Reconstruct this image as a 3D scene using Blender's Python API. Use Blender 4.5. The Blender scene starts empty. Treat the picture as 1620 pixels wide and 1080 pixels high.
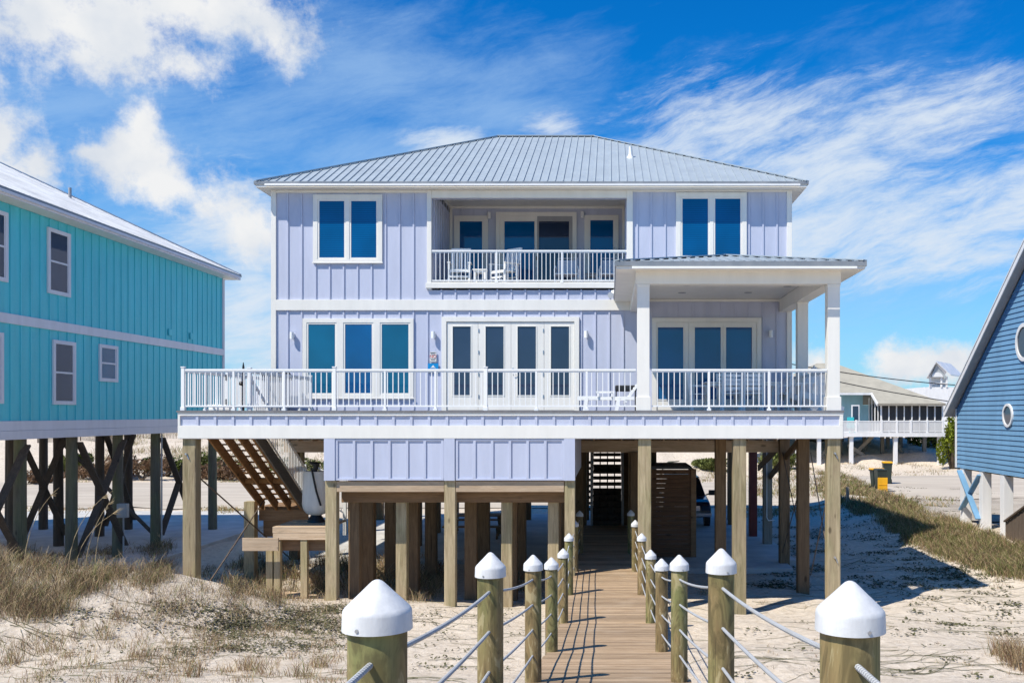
import bpy, math, random
import numpy as np
from mathutils import Vector, Matrix, noise
R = math.radians
random.seed(7)
rng = np.random.default_rng(11)
sc = bpy.context.scene
COL = sc.collection

# ------------------------------------------------------------------ camera, sky, sun
F, VX, VY, CZ = 1500.0, 965.0, 654.0, 4.5          # focal length in photo pixels, vanishing point, eye height
cam = bpy.data.cameras.new('camera')
cam.sensor_width = 36
cam.lens = 36 * F / 1620
cam.shift_x = (810 - VX) / 1620
cam.shift_y = (VY - 540) / 1620
cam.clip_start = 0.05
cam.clip_end = 6000
camo = bpy.data.objects.new('camera', cam)
camo.location = (0, 0, CZ)
camo.rotation_euler = (R(90), 0, 0)
COL.objects.link(camo)
sc.camera = camo

SUN = Vector((-0.53, -0.46, 1.0)).normalized()       # towards the sun
sun_el = math.asin(SUN.z)
sun_az = math.atan2(SUN.x, SUN.y)                    # from +Y towards +X
sl = bpy.data.lights.new('sun', 'SUN')
sl.energy = 5.0
sl.angle = R(0.5)
sl.color = (1.0, 0.94, 0.83)
slo = bpy.data.objects.new('sun', sl)
slo.rotation_euler = (-SUN).to_track_quat('-Z', 'Y').to_euler()
COL.objects.link(slo)
sc.view_settings.view_transform = 'Standard'
sc.view_settings.look = 'None'
sc.view_settings.gamma = 1
sc.view_settings.exposure = 0.28

def X(px, D): return (px - VX) * D / F
def Z(py, D): return CZ - (py - VY) * D / F

class NT:
    """tiny node helper"""
    def __init__(s, nt): s.nt = nt; s.n = nt.nodes; s.l = nt.links
    def new(s, t, **kw):
        n = s.n.new(t)
        for k, v in kw.items(): setattr(n, k, v)
        return n
    def put(s, sock, v):
        if isinstance(v, bpy.types.NodeSocket): s.l.new(v, sock)
        elif v is not None: sock.default_value = v
    def math(s, op, a, b=None, c=None, clamp=False):
        n = s.new('ShaderNodeMath', operation=op); n.use_clamp = clamp
        s.put(n.inputs[0], a); s.put(n.inputs[1], b)
        if c is not None: s.put(n.inputs[2], c)
        return n.outputs[0]
    def vmath(s, op, a, b=None):
        n = s.new('ShaderNodeVectorMath', operation=op)
        s.put(n.inputs[0], a)
        if b is not None: s.put(n.inputs[1], b)
        return n.outputs['Value'] if op == 'LENGTH' else n.outputs[0]
    def noise(s, vec, scale, detail=4, rough=.55, dist=0):
        n = s.new('ShaderNodeTexNoise'); s.put(n.inputs['Vector'], vec)
        n.inputs['Scale'].default_value = scale; n.inputs['Detail'].default_value = detail
        n.inputs['Roughness'].default_value = rough; n.inputs['Distortion'].default_value = dist
        return n.outputs['Fac']
    def ramp(s, f, pts):
        n = s.new('ShaderNodeValToRGB'); s.put(n.inputs[0], f)
        e = n.color_ramp.elements
        while len(e) < len(pts): e.new(.5)
        for q, (p, c) in zip(e, pts):
            q.position = p; q.color = (*c, 1) if len(c) == 3 else c
        return n.outputs[0]
    def mix(s, f, a, b, mode='MIX'):
        n = s.new('ShaderNodeMix', data_type='RGBA', blend_type=mode)
        s.put(n.inputs[0], f); s.put(n.inputs[6], a); s.put(n.inputs[7], b)
        return n.outputs[2]
    def mapr(s, v, a, b, c=0, d=1, smooth=True):
        n = s.new('ShaderNodeMapRange')
        if smooth: n.interpolation_type = 'SMOOTHSTEP'
        s.put(n.inputs[0], v); n.inputs[1].default_value = a; n.inputs[2].default_value = b
        n.inputs[3].default_value = c; n.inputs[4].default_value = d
        return n.outputs[0]

w = bpy.data.worlds.new('World'); sc.world = w; w.use_nodes = True
w.node_tree.nodes.clear()
q = NT(w.node_tree)
sky = q.new('ShaderNodeTexSky', sky_type='NISHITA')
sky.sun_disc = False; sky.sun_elevation = sun_el; sky.sun_rotation = sun_az
sky.air_density = 1.0; sky.dust_density = 0.3; sky.ozone_density = 2.5; sky.altitude = 0
hs = q.new('ShaderNodeHueSaturation'); hs.inputs['Saturation'].default_value = 1.3; hs.inputs['Value'].default_value = 1.0
q.put(hs.inputs['Color'], sky.outputs[0])
tc = q.new('ShaderNodeTexCoord').outputs['Generated']
sx = q.new('ShaderNodeSeparateXYZ'); q.put(sx.inputs[0], tc)
az = q.math('ARCTAN2', sx.outputs[0], sx.outputs[1])
el = q.math('ARCSINE', sx.outputs[2])
cb = q.new('ShaderNodeCombineXYZ'); q.put(cb.inputs[0], az); q.put(cb.inputs[1], el)
P = cb.outputs[0]
def dirn(px, py):
    a = math.atan((px - VX) / F); e = math.atan((VY - py) / F * math.cos(a)); return a, e
def blobs(lst, Pv):
    out = None
    for (px, py, rx, ry) in lst:
        a, e = dirn(px, py)
        d = q.vmath('SUBTRACT', Pv, (a, e, 0))
        d = q.vmath('MULTIPLY', d, (F / rx, F / ry, 0))
        v = q.math('SUBTRACT', 1.0, q.vmath('LENGTH', d))
        out = v if out is None else q.math('SMOOTH_MAX', out, v, .25)
    return out
# towering white clouds on the left and by the horizon
big = q.noise(P, 9, 8, .62)
fine = q.noise(P, 30, 8, .68)
cu = blobs([(40, 20, 190, 80), (170, 60, 120, 75), (330, 15, 190, 60), (435, 55, 70, 60), (290, 105, 75, 45), (120, 85, 60, 50),
            (5, 215, 65, 85), (60, 255, 60, 50), (228, 195, 32, 45), (225, 255, 95, 55), (140, 242, 50, 22), (275, 300, 115, 60),
            (345, 325, 95, 50), (390, 360, 60, 60), (1450, 580, 120, 48), (1410, 562, 50, 32), (1500, 572, 60, 35), (1290, 575, 50, 45),
            (-250, 120, 240, 120), (-420, 330, 200, 90), (2050, 500, 260, 90)], P)
cud = q.math('ADD', cu, q.math('MULTIPLY', q.math('SUBTRACT', big, .5), 2.6))
cud = q.math('ADD', cud, q.math('MULTIPLY', q.math('SUBTRACT', fine, .5), 1.7))
cum = q.mapr(cud, -.05, .85)
# wispy streaks on the right, combed up to the right
rot = q.new('ShaderNodeVectorRotate', rotation_type='Z_AXIS'); q.put(rot.inputs['Vector'], P); rot.inputs['Angle'].default_value = R(-15)
wob = q.noise(P, 5, 3, .5)
wv = q.new('ShaderNodeCombineXYZ'); q.put(wv.inputs[1], q.math('MULTIPLY', wob, .05))
rp = q.vmath('ADD', rot.outputs[0], wv.outputs[0])
st = q.vmath('MULTIPLY', rp, (1.0, 3.4, 1.0))
s1 = q.noise(st, 6.0, 10, .7, .25)
s2 = q.noise(q.vmath('MULTIPLY', rp, (1.0, 4.2, 1.0)), 16, 9, .7, .3)
wi = blobs([(1190, 190, 170, 70), (1330, 270, 320, 95), (1480, 190, 190, 60), (1450, 370, 330, 80), (1600, 330, 220, 90), (1250, 400, 160, 60),
            (1080, 250, 110, 40), (410, 480, 130, 150), (380, 380, 90, 60), (700, 225, 60, 20), (870, 200, 40, 20)], P)
wid = q.math('ADD', wi, q.math('MULTIPLY', q.math('SUBTRACT', s1, .5), 3.0))
wid = q.math('ADD', wid, q.math('MULTIPLY', q.math('SUBTRACT', s2, .5), 2.4))
wim = q.math('MULTIPLY', q.mapr(wid, -.35, 1.35), .9)
# thin veil
ve = blobs([(600, 120, 380, 100), (800, 180, 160, 50), (400, 440, 300, 260), (600, 250, 420, 90), (1300, 330, 420, 230), (150, 180, 400, 120)], P)
ved = q.math('ADD', ve, q.math('MULTIPLY', q.math('SUBTRACT', s1, .5), 2.2))
vem = q.math('MULTIPLY', q.mapr(ved, -.3, 1.2), .55)
lowm = q.math('MULTIPLY', q.mapr(el, .29, -.02), .66)
cshade = q.noise(q.vmath('ADD', P, (.02, .03, .3)), 13, 5, .5)
ccol = q.ramp(cshade, [(.25, (6.6, 7.4, 8.6)), (.58, (9.7, 9.8, 9.9))])
base = q.mix(1.0, hs.outputs[0], (.05, 1.12, 1.72, 1), 'MULTIPLY')
m = q.mix(lowm, base, (6.0, 8.0, 10.2, 1))
m = q.mix(vem, m, (4.9, 7.2, 10.0, 1))
m = q.mix(wim, m, (8.0, 8.9, 10.0, 1))
m = q.mix(cum, m, ccol)
bg = q.new('ShaderNodeBackground'); q.put(bg.inputs[0], m); bg.inputs[1].default_value = .075
q.l.new(bg.outputs[0], q.new('ShaderNodeOutputWorld').inputs[0])

# ------------------------------------------------------------------ materials
MATS = {}
def newmat(name):
    m = bpy.data.materials.new(name); m.use_nodes = True; m.node_tree.nodes.clear()
    t = NT(m.node_tree)
    b = t.new('ShaderNodeBsdfPrincipled'); o = t.new('ShaderNodeOutputMaterial')
    t.l.new(b.outputs[0], o.inputs[0]); MATS[name] = m
    return m, t, b
def bump(t, b, h, strength=.3, dist=.01):
    n = t.new('ShaderNodeBump'); t.put(n.inputs['Height'], h)
    n.inputs['Strength'].default_value = strength; n.inputs['Distance'].default_value = dist
    t.l.new(n.outputs[0], b.inputs['Normal'])
def paint(name, col, rough=.5, var=.06, metal=0, spec=.5, scale=3, bs=.08, streak=True):
    m, t, b = newmat(name)
    co = t.new('ShaderNodeTexCoord').outputs['Object']
    v = t.vmath('MULTIPLY', co, (1, 1, .18 if streak else 1))
    n = t.noise(v, scale, 6, .65)
    c2 = tuple(x * (1 - var * 2) for x in col); c1 = tuple(min(1, x * (1 + var)) for x in col)
    t.put(b.inputs['Base Color'], t.ramp(n, [(.3, c2), (.65, c1)]))
    t.put(b.inputs['Roughness'], t.mapr(t.noise(co, scale * 4), .3, .7, rough * .85, min(1, rough * 1.15)))
    b.inputs['Metallic'].default_value = metal; b.inputs['Specular IOR Level'].default_value = spec
    bump(t, b, t.noise(co, 60, 3), bs, .003)
    return m
def wood(name, c_light, c_dark, axis='Z', green=0, rough=.75, gscale=1.0):
    m, t, b = newmat(name)
    co = t.new('ShaderNodeTexCoord').outputs['Object']
    oi = t.new('ShaderNodeObjectInfo')
    off = t.vmath('ADD', co, None)
    n_ = off.node; cc = t.new('ShaderNodeCombineXYZ')
    r = t.math('MULTIPLY', oi.outputs['Random'], 37.0)
    for i in range(3): t.put(cc.inputs[i], r)
    t.put(n_.inputs[1], cc.outputs[0])
    sv = {'Z': (1, 1, .07), 'X': (.07, 1, 1), 'Y': (1, .07, 1)}[axis]
    v = t.vmath('MULTIPLY', off, sv)
    g1 = t.noise(v, 14 * gscale, 7, .7, 1.2)
    g2 = t.noise(v, 55 * gscale, 4, .6)
    big_ = t.noise(t.vmath('MULTIPLY', off, tuple(.35 if x == .07 else 1 for x in sv)), 2.2, 4, .6)
    c = t.ramp(g1, [(.28, c_dark), (.5, tuple((a + b_) / 2 for a, b_ in zip(c_light, c_dark))), (.68, c_light)])
    c = t.mix(t.mapr(g2, .52, .75, 0, .5), c, (*tuple(x * .5 for x in c_dark), 1))
    c = t.mix(t.mapr(big_, .35, .75, 0, .5), c, (*tuple(x * .62 for x in c_light), 1))
    if green:
        c = t.mix(t.mapr(big_, .35, .6, green, 0), c, (.16, .2, .07, 1))
    # knots and drying cracks
    vo = t.new('ShaderNodeTexVoronoi'); t.put(vo.inputs['Vector'], t.vmath('MULTIPLY', off, tuple(.45 if x == .07 else 1 for x in sv))); vo.inputs['Scale'].default_value = 2.6
    c = t.mix(t.mapr(vo.outputs['Distance'], .05, .13, .75, 0), c, (*tuple(x * .35 for x in c_dark), 1))
    ck = t.noise(t.vmath('MULTIPLY', off, tuple(.025 if x == .07 else 1.4 for x in sv)), 20, 3, .5, .6)
    c = t.mix(t.mapr(ck, .68, .72, 0, .8), c, (.025, .018, .012, 1))
    if name == 'post_wood':
        sw = t.noise(t.vmath('MULTIPLY', off, (1, 1, .3)), 7, 5, .6, 2.2)
        c = t.mix(t.mapr(sw, .5, .62, 0, .6), c, (.07, .055, .025, 1))
        c = t.mix(t.mapr(sw, .44, .36, 0, .45), c, (.5, .42, .24, 1))
    br = t.math('ADD', t.math('MULTIPLY', oi.outputs['Random'], .3), .85)
    n2 = t.new('ShaderNodeVectorMath', operation='SCALE'); t.put(n2.inputs[0], c); t.put(n2.inputs['Scale'], br)
    t.put(b.inputs['Base Color'], n2.outputs[0]); b.inputs['Roughness'].default_value = rough
    b.inputs['Specular IOR Level'].default_value = .25
    bump(t, b, t.math('SUBTRACT', g1, t.mapr(ck, .68, .72, 0, .8)), .5, .006)
    return m

paint('lilac', (.495, .525, .645), .55, .04)
paint('white', (.79, .765, .705), .45, .03)
paint('white_rail', (.82, .82, .81), .35, .02)
paint('cap_white', (.62, .62, .62), .5, .11, scale=9, bs=.35, streak=True)
paint('teal', (.08, .58, .66), .5, .05)
paint('teal_trim', (.70, .70, .74), .5, .04)
paint('blue_siding', (.145, .30, .47), .55, .07, scale=1.6)
paint('far_blue', (.30, .52, .60), .6, .05)
paint('far_white', (.74, .73, .72), .6, .05)
paint('grey_trim', (.34, .34, .35), .6, .05)
paint('far_roof', (.37, .34, .27), .7, .08, scale=1.2)
paint('red_paint', (.16, .02, .015), .55, .15)
paint('yellow_plastic', (.85, .42, .01), .4, .05)
paint('bin_green', (.022, .035, .03), .4, .1)
paint('black', (.015, .015, .017), .45, .1)
paint('hull', (.78, .74, .67), .35, .12)
paint('car_paint', (.012, .012, .03), .15, .1, spec=.8)
paint('chrome', (.6, .6, .62), .12, .02, metal=1)
paint('rubber', (.02, .02, .02), .8, .1)
paint('steel', (.5, .51, .53), .35, .1, metal=.8)
paint('galv_box', (.38, .40, .41), .5, .1)
paint('turquoise', (.05, .5, .52), .5, .05)
paint('deck_edge', (.19, .185, .19), .7, .12)
paint('plastic_white', (.88, .88, .86), .45, .03)
m, t, b = newmat('rope')
co = t.new('ShaderNodeTexCoord').outputs['Object']
wv_ = t.new('ShaderNodeTexWave', wave_type='BANDS', bands_direction='Y'); t.put(wv_.inputs['Vector'], t.vmath('ADD', co, (0, 0, 0)))
wv_.inputs['Scale'].default_value = 16; wv_.inputs['Distortion'].default_value = 1.2; wv_.inputs['Detail Scale'].default_value = 3
c = t.ramp(wv_.outputs['Fac'], [(.1, (.30, .31, .32)), (.6, (.50, .51, .52))])
t.put(b.inputs['Base Color'], t.mix(t.mapr(t.noise(co, 5, 4), .4, .7, 0, .4), c, (.33, .32, .29, 1))); b.inputs['Roughness'].default_value = .8
bump(t, b, wv_.outputs['Fac'], .7, .006)
paint('wire_black', (.02, .02, .02), .6, .1)
paint('interior_dark', (.03, .032, .04), .8, .1)
paint('screen', (.035, .035, .038), .7, .2)
paint('sign_white', (.75, .73, .7), .4, .02)
paint('sign_blue', (.0, .25, .58), .4, .02)
paint('sign_red', (.55, .05, .03), .4, .02)
paint('sign_ink', (.12, .12, .13), .5, .02)
paint('concrete', (.50, .48, .45), .85, .12, scale=1.2, bs=.4, streak=False)
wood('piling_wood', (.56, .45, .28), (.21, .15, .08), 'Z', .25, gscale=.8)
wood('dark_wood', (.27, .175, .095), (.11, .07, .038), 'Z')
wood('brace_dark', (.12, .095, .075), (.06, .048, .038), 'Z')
wood('raw_wood', (.64, .49, .34), (.42, .29, .18), 'X')
wood('dark_beam', (.34, .205, .11), (.17, .1, .052), 'X')
wood('stair_wood', (.36, .19, .075), (.2, .095, .035), 'Y')
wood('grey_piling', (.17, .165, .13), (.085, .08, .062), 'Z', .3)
wood('slat_wood', (.20, .105, .055), (.11, .056, .03), 'X')
wood('post_wood', (.33, .235, .11), (.12, .08, .035), 'Z', .6, gscale=.8)
wood('stringer_grey', (.2, .18, .165), (.13, .115, .1), 'Y')
wood('fence_wood', (.17, .13, .095), (.09, .065, .05), 'Z')
wood('tan_wood', (.30, .27, .22), (.2, .175, .14), 'Z')

def rail_metal(name, col, rough, metal):
    m, t, b = newmat(name)
    co = t.new('ShaderNodeTexCoord').outputs['Object']
    n = t.noise(t.vmath('MULTIPLY', co, (1, .35, .35)), 2.2, 6, .6)
    n2 = t.noise(co, 45, 3)
    c = t.ramp(n, [(.3, tuple(x * .82 for x in col)), (.7, tuple(x * 1.1 for x in col))])
    c = t.mix(t.mapr(n2, .5, .75, 0, .25), c, (*tuple(min(1, x * 1.3) for x in col), 1))
    t.put(b.inputs['Base Color'], c); b.inputs['Metallic'].default_value = metal
    t.put(b.inputs['Roughness'], t.mapr(n, .3, .7, rough * .8, rough * 1.25))
    bump(t, b, n, .06, .01)
paint('roof_metal', (.345, .395, .43), .5, .035, metal=.1, scale=1.5, bs=.02, streak=False)
rail_metal('roof_white', (.72, .715, .71), .4, .1)
rail_metal('roof_edge', (.27, .28, .29), .4, .3)

def glass(name, col, blinds=False, ior=2.0, rough=.03):
    m, t, b = newmat(name)
    co = t.new('ShaderNodeTexCoord').outputs['Object']
    n = t.noise(co, .7, 2)
    c = t.ramp(n, [(.3, tuple(x * .8 for x in col)), (.7, tuple(x * 1.15 for x in col))])
    if blinds:
        s = t.new('ShaderNodeSeparateXYZ'); t.put(s.inputs[0], co)
        fr = t.math('FRACT', t.math('MULTIPLY', s.outputs[2], 16.0))
        c = t.mix(t.mapr(fr, .1, .3, .65, 0), c, (*tuple(x * .45 for x in col), 1))
    t.put(b.inputs['Base Color'], c); b.inputs['Roughness'].default_value = rough; b.inputs['IOR'].default_value = ior
    bump(t, b, t.noise(co, .9, 1), .02, .02)
glass('glass_blue', (.0, .085, .25), ior=1.6)
glass('glass_blinds', (.0, .085, .24), True, 1.5)
glass('glass_teal', (.0, .10, .20), ior=1.6)
glass('glass_dark', (.025, .042, .085), ior=1.6)
glass('glass_old', (.025, .04, .07), ior=1.55)
glass('car_glass', (.01, .01, .012), ior=1.5)

# sand
m, t, b = newmat('sand')
co = t.new('ShaderNodeTexCoord').outputs['Object']
n1 = t.noise(co, .5, 6, .6); n2 = t.noise(co, 7, 8, .7); n3 = t.noise(co, 60, 4, .7); n4 = t.noise(co, 2.2, 8, .65, .8)
c = t.ramp(n2, [(.3, (.42, .345, .265)), (.52, (.60, .515, .415)), (.75, (.68, .605, .515))])
c = t.mix(t.mapr(n1, .45, .75, 0, .4), c, (.62, .54, .44, 1))
deb = t.math('MULTIPLY', t.mapr(t.noise(co, 30, 5, .75), .61, .66, 0, .8), t.mapr(t.noise(co, 1.1, 5, .65), .50, .66))
c = t.mix(deb, c, (.13, .10, .065, 1))
twg = t.noise(t.vmath('MULTIPLY', co, (.3, 2.6, 1)), 7, 6, .7, 1.5)
c = t.mix(t.math('MULTIPLY', t.mapr(twg, .635, .65, 0, .6), t.mapr(n4, .45, .6)), c, (.20, .16, .11, 1))
t.put(b.inputs['Base Color'], c); b.inputs['Roughness'].default_value = .95; b.inputs['Specular IOR Level'].default_value = .1
vo = t.new('ShaderNodeTexVoronoi'); t.put(vo.inputs['Vector'], t.vmath('ADD', co, None)); vo.inputs['Scale'].default_value = 2.6
vo.feature = 'SMOOTH_F1'
hh = t.math('ADD', t.math('MULTIPLY', n4, 1.4), t.math('MULTIPLY', n2, .5))
hh = t.math('ADD', hh, t.math('MULTIPLY', vo.outputs['Distance'], .5))
hh = t.math('ADD', hh, t.math('MULTIPLY', n3, .12))
bump(t, b, hh, .75, .09)
m, t, b = newmat('road_mat')
co = t.new('ShaderNodeTexCoord').outputs['Object']
v = t.vmath('MULTIPLY', co, (.12, 1, 1))
n1 = t.noise(v, 1.2, 6, .65); n2 = t.noise(co, 25, 4)
c = t.ramp(n1, [(.35, (.40, .34, .27)), (.6, (.50, .435, .35)), (.72, (.60, .53, .43))])
c = t.mix(t.mapr(n2, .55, .8, 0, .3), c, (.2, .18, .16, 1))
t.put(b.inputs['Base Color'], c); b.inputs['Roughness'].default_value = .95
bump(t, b, n2, .4, .02)
m, t, b = newmat('gravel')
co = t.new('ShaderNodeTexCoord').outputs['Object']
n1 = t.noise(co, .8, 5, .6); n2 = t.noise(co, 22, 4, .7)
c = t.mix(t.mapr(n2, .45, .7, 0, .6), t.ramp(n1, [(.35, (.30, .255, .20)), (.65, (.46, .40, .32))]), (.17, .145, .12, 1))
t.put(b.inputs['Base Color'], c); b.inputs['Roughness'].default_value = .95
bump(t, b, n2, .5, .02)
# planks
m, t, b = newmat('planks')
co = t.new('ShaderNodeTexCoord').outputs['Object']
s = t.new('ShaderNodeSeparateXYZ'); t.put(s.inputs[0], co)
idx = t.math('FLOOR', t.math('DIVIDE', s.outputs[1], .15))
wn = t.new('ShaderNodeTexWhiteNoise', noise_dimensions='1D'); t.put(wn.inputs['W'], idx)
cc = t.new('ShaderNodeCombineXYZ'); t.put(cc.inputs[0], t.math('ADD', t.math('MULTIPLY', s.outputs[0], .5), t.math('MULTIPLY', idx, 7.3))); t.put(cc.inputs[1], t.math('MULTIPLY', s.outputs[1], 9.0))
g = t.noise(cc.outputs[0], 4.5, 7, .7, .6)
c = t.ramp(g, [(.28, (.17, .11, .06)), (.5, (.36, .25, .155)), (.7, (.52, .40, .27))])
br = t.math('ADD', t.math('MULTIPLY', wn.outputs['Value'], .5), .74)
n2 = t.new('ShaderNodeVectorMath', operation='SCALE'); t.put(n2.inputs[0], c); t.put(n2.inputs['Scale'], br)
c = t.mix(t.mapr(t.noise(co, 1.3, 4), .5, .75, 0, .35), n2.outputs[0], (.50, .39, .28, 1))
t.put(b.inputs['Base Color'], c); b.inputs['Roughness'].default_value = .8; b.inputs['Specular IOR Level'].default_value = .2
bump(t, b, g, .4, .004)
m, t, b = newmat('sea')
co = t.new('ShaderNodeTexCoord').outputs['Object']
t.put(b.inputs['Base Color'], (.02, .12, .16, 1)); b.inputs['Roughness'].default_value = .15
bump(t, b, t.noise(co, .4, 5), .5, .3)

def leafmat(name, c1, c2, scale=3):
    m, t, b = newmat(name)
    co = t.new('ShaderNodeTexCoord').outputs['Object']
    n = t.noise(co, scale, 4, .7)
    n2 = t.noise(co, scale * 14, 2, .6)
    f = t.math('ADD', t.math('MULTIPLY', n, .6), t.math('MULTIPLY', n2, .4))
    t.put(b.inputs['Base Color'], t.ramp(f, [(.36, c2), (.62, c1)]))
    b.inputs['Roughness'].default_value = .7; b.inputs['Specular IOR Level'].default_value = .2
leafmat('straw', (.52, .40, .23), (.27, .19, .10))
leafmat('brown_grass', (.30, .185, .105), (.12, .072, .045))
leafmat('green_grass', (.20, .215, .06), (.08, .10, .03))
leafmat('creeper', (.13, .125, .055), (.05, .045, .025))
leafmat('shrub_leaf', (.13, .16, .03), (.035, .055, .012))
leafmat('tree_dark', (.045, .055, .02), (.014, .02, .008))
leafmat('twig', (.12, .09, .06), (.05, .035, .025))
leafmat('bright_shrub', (.24, .27, .02), (.07, .10, .012))

# ------------------------------------------------------------------ mesh builder
WL = {}
class MB:
    def __init__(s): s.v = []; s.f = []
    def add(s, vs, fs):
        o = len(s.v); s.v += [tuple(p) for p in vs]; s.f += [tuple(i + o for i in f) for f in fs]; return s
    def box(s, x0, x1, y0, y1, z0, z1):
        if x0 > x1: x0, x1 = x1, x0
        if y0 > y1: y0, y1 = y1, y0
        if z0 > z1: z0, z1 = z1, z0
        vs = [(x0, y0, z0), (x1, y0, z0), (x1, y1, z0), (x0, y1, z0), (x0, y0, z1), (x1, y0, z1), (x1, y1, z1), (x0, y1, z1)]
        return s.add(vs, [(0, 3, 2, 1), (4, 5, 6, 7), (0, 1, 5, 4), (1, 2, 6, 5), (2, 3, 7, 6), (3, 0, 4, 7)])
    def cbox(s, cx, cy, z0, z1, wx, wy): return s.box(cx - wx / 2, cx + wx / 2, cy - wy / 2, cy + wy / 2, z0, z1)
    def bar(s, a, b_, wd, ht, up=(0, 0, 1)):
        a, b_ = Vector(a), Vector(b_); d = (b_ - a).normalized(); u = Vector(up)
        if abs(d.dot(u)) > .98: u = Vector((0, 1, 0))
        r = d.cross(u).normalized(); u = r.cross(d).normalized()
        r *= wd / 2; u *= ht / 2
        vs = [a - r - u, a + r - u, a + r + u, a - r + u, b_ - r - u, b_ + r - u, b_ + r + u, b_ - r + u]
        return s.add(vs, [(0, 1, 2, 3), (4, 7, 6, 5), (0, 4, 5, 1), (1, 5, 6, 2), (2, 6, 7, 3), (3, 7, 4, 0)])
    def tube(s, pts, r, n=8, cap=True):
        pts = [Vector(p) for p in pts]; rs = r if isinstance(r, (list, tuple)) else [r] * len(pts); o = len(s.v)
        for i, p in enumerate(pts):
            d = (pts[min(i + 1, len(pts) - 1)] - pts[max(i - 1, 0)]).normalized()
            u = Vector((0, 0, 1)) if abs(d.z) < .95 else Vector((1, 0, 0))
            a = d.cross(u).normalized(); b_ = d.cross(a).normalized()
            for k in range(n):
                an = 2 * math.pi * k / n; s.v.append(tuple(p + (a * math.cos(an) + b_ * math.sin(an)) * rs[i]))
        for i in range(len(pts) - 1):
            for k in range(n):
                s.f.append((o + i * n + k, o + i * n + (k + 1) % n, o + (i + 1) * n + (k + 1) % n, o + (i + 1) * n + k))
        if cap:
            s.f.append(tuple(o + k for k in range(n))[::-1]); s.f.append(tuple(o + (len(pts) - 1) * n + k for k in range(n)))
        return s
    def lathe(s, prof, cx, cy, n=24):
        o = len(s.v)
        for (r, z) in prof:
            for k in range(n):
                an = 2 * math.pi * k / n; s.v.append((cx + r * math.cos(an), cy + r * math.sin(an), z))
        for i in range(len(prof) - 1):
            for k in range(n):
                s.f.append((o + i * n + k, o + i * n + (k + 1) % n, o + (i + 1) * n + (k + 1) % n, o + (i + 1) * n + k))
        s.f.append(tuple(o + k for k in range(n))[::-1]); s.f.append(tuple(o + (len(prof) - 1) * n + k for k in range(n)))
        return s
    def prism(s, poly, axis, a0, a1):
        """poly of 2D points; axis 'X': (y,z) swept in x ; 'Y': (x,z) ; 'Z': (x,y)"""
        def p3(p, a): return (a, p[0], p[1]) if axis == 'X' else ((p[0], a, p[1]) if axis == 'Y' else (p[0], p[1], a))
        n = len(poly); o = len(s.v)
        s.v += [p3(p, a0) for p in poly] + [p3(p, a1) for p in poly]
        s.f.append(tuple(range(o, o + n))); s.f.append(tuple(range(o + 2 * n - 1, o + n - 1, -1)))
        for i in range(n): s.f.append((o + i, o + n + i, o + n + (i + 1) % n, o + (i + 1) % n))
        return s
    def split(s, name, mat, parent=None, bevel=0):
        for i_ in range(0, len(s.v), 8):
            p_ = MB().add(s.v[i_:i_ + 8], [(0, 1, 2, 3), (4, 7, 6, 5), (0, 4, 5, 1), (1, 5, 6, 2), (2, 6, 7, 3), (3, 7, 4, 0)]); p_.build(name, mat, parent, bevel=bevel)
    def build(s, name, mat, parent=None, smooth=False, bevel=0, off=None):
        me = bpy.data.meshes.new(name)
        o3 = Vector(off) if off else (WL.get(parent.name, Vector((0, 0, 0))) if parent else Vector((0, 0, 0)))
        me.from_pydata([(x - o3.x, y - o3.y, z - o3.z) for x, y, z in s.v], [], s.f)
        for mm in (mat if isinstance(mat, (list, tuple)) else [mat]): me.materials.append(MATS[mm])
        import bmesh
        bm = bmesh.new(); bm.from_mesh(me)
        if len(s.v) < 60000: bmesh.ops.recalc_face_normals(bm, faces=bm.faces)
        bm.to_mesh(me); bm.free()
        if smooth:
            me.polygons.foreach_set('use_smooth', [True] * len(me.polygons))
        ob = bpy.data.objects.new(name, me); COL.objects.link(ob)
        if smooth:
            md = ob.modifiers.new('edge', 'EDGE_SPLIT'); md.split_angle = R(38)
        if bevel:
            md = ob.modifiers.new('bevel', 'BEVEL'); md.width = bevel; md.segments = 2; md.limit_method = 'ANGLE'; md.angle_limit = R(40)
        if parent: ob.parent = parent
        WL[ob.name] = o3
        return ob
def tag(o, label=None, cat=None, group=None, kind=None):
    if label: o['label'] = label
    if cat: o['category'] = cat
    if group: o['group'] = group
    if kind: o['kind'] = kind
    return o
def thing(name, loc, label, cat, group=None, rz=0, local=False):
    o = bpy.data.objects.new(name, None); COL.objects.link(o); o.empty_display_size = .2
    o.location = loc; o.rotation_euler = (0, 0, rz)
    WL[o.name] = Vector((0, 0, 0)) if (local or rz) else Vector(loc)
    return tag(o, label, cat, group)
def copy_tree(o, parent=None):
    c = o.copy(); COL.objects.link(c); c.parent = parent
    for ch in o.children: copy_tree(ch, c)
    return c
def place(proto, used, loc, rz, label):
    o = proto if not used else copy_tree(proto)
    o.location = loc; o.rotation_euler = (0, 0, rz); o['label'] = label
    return o

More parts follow.
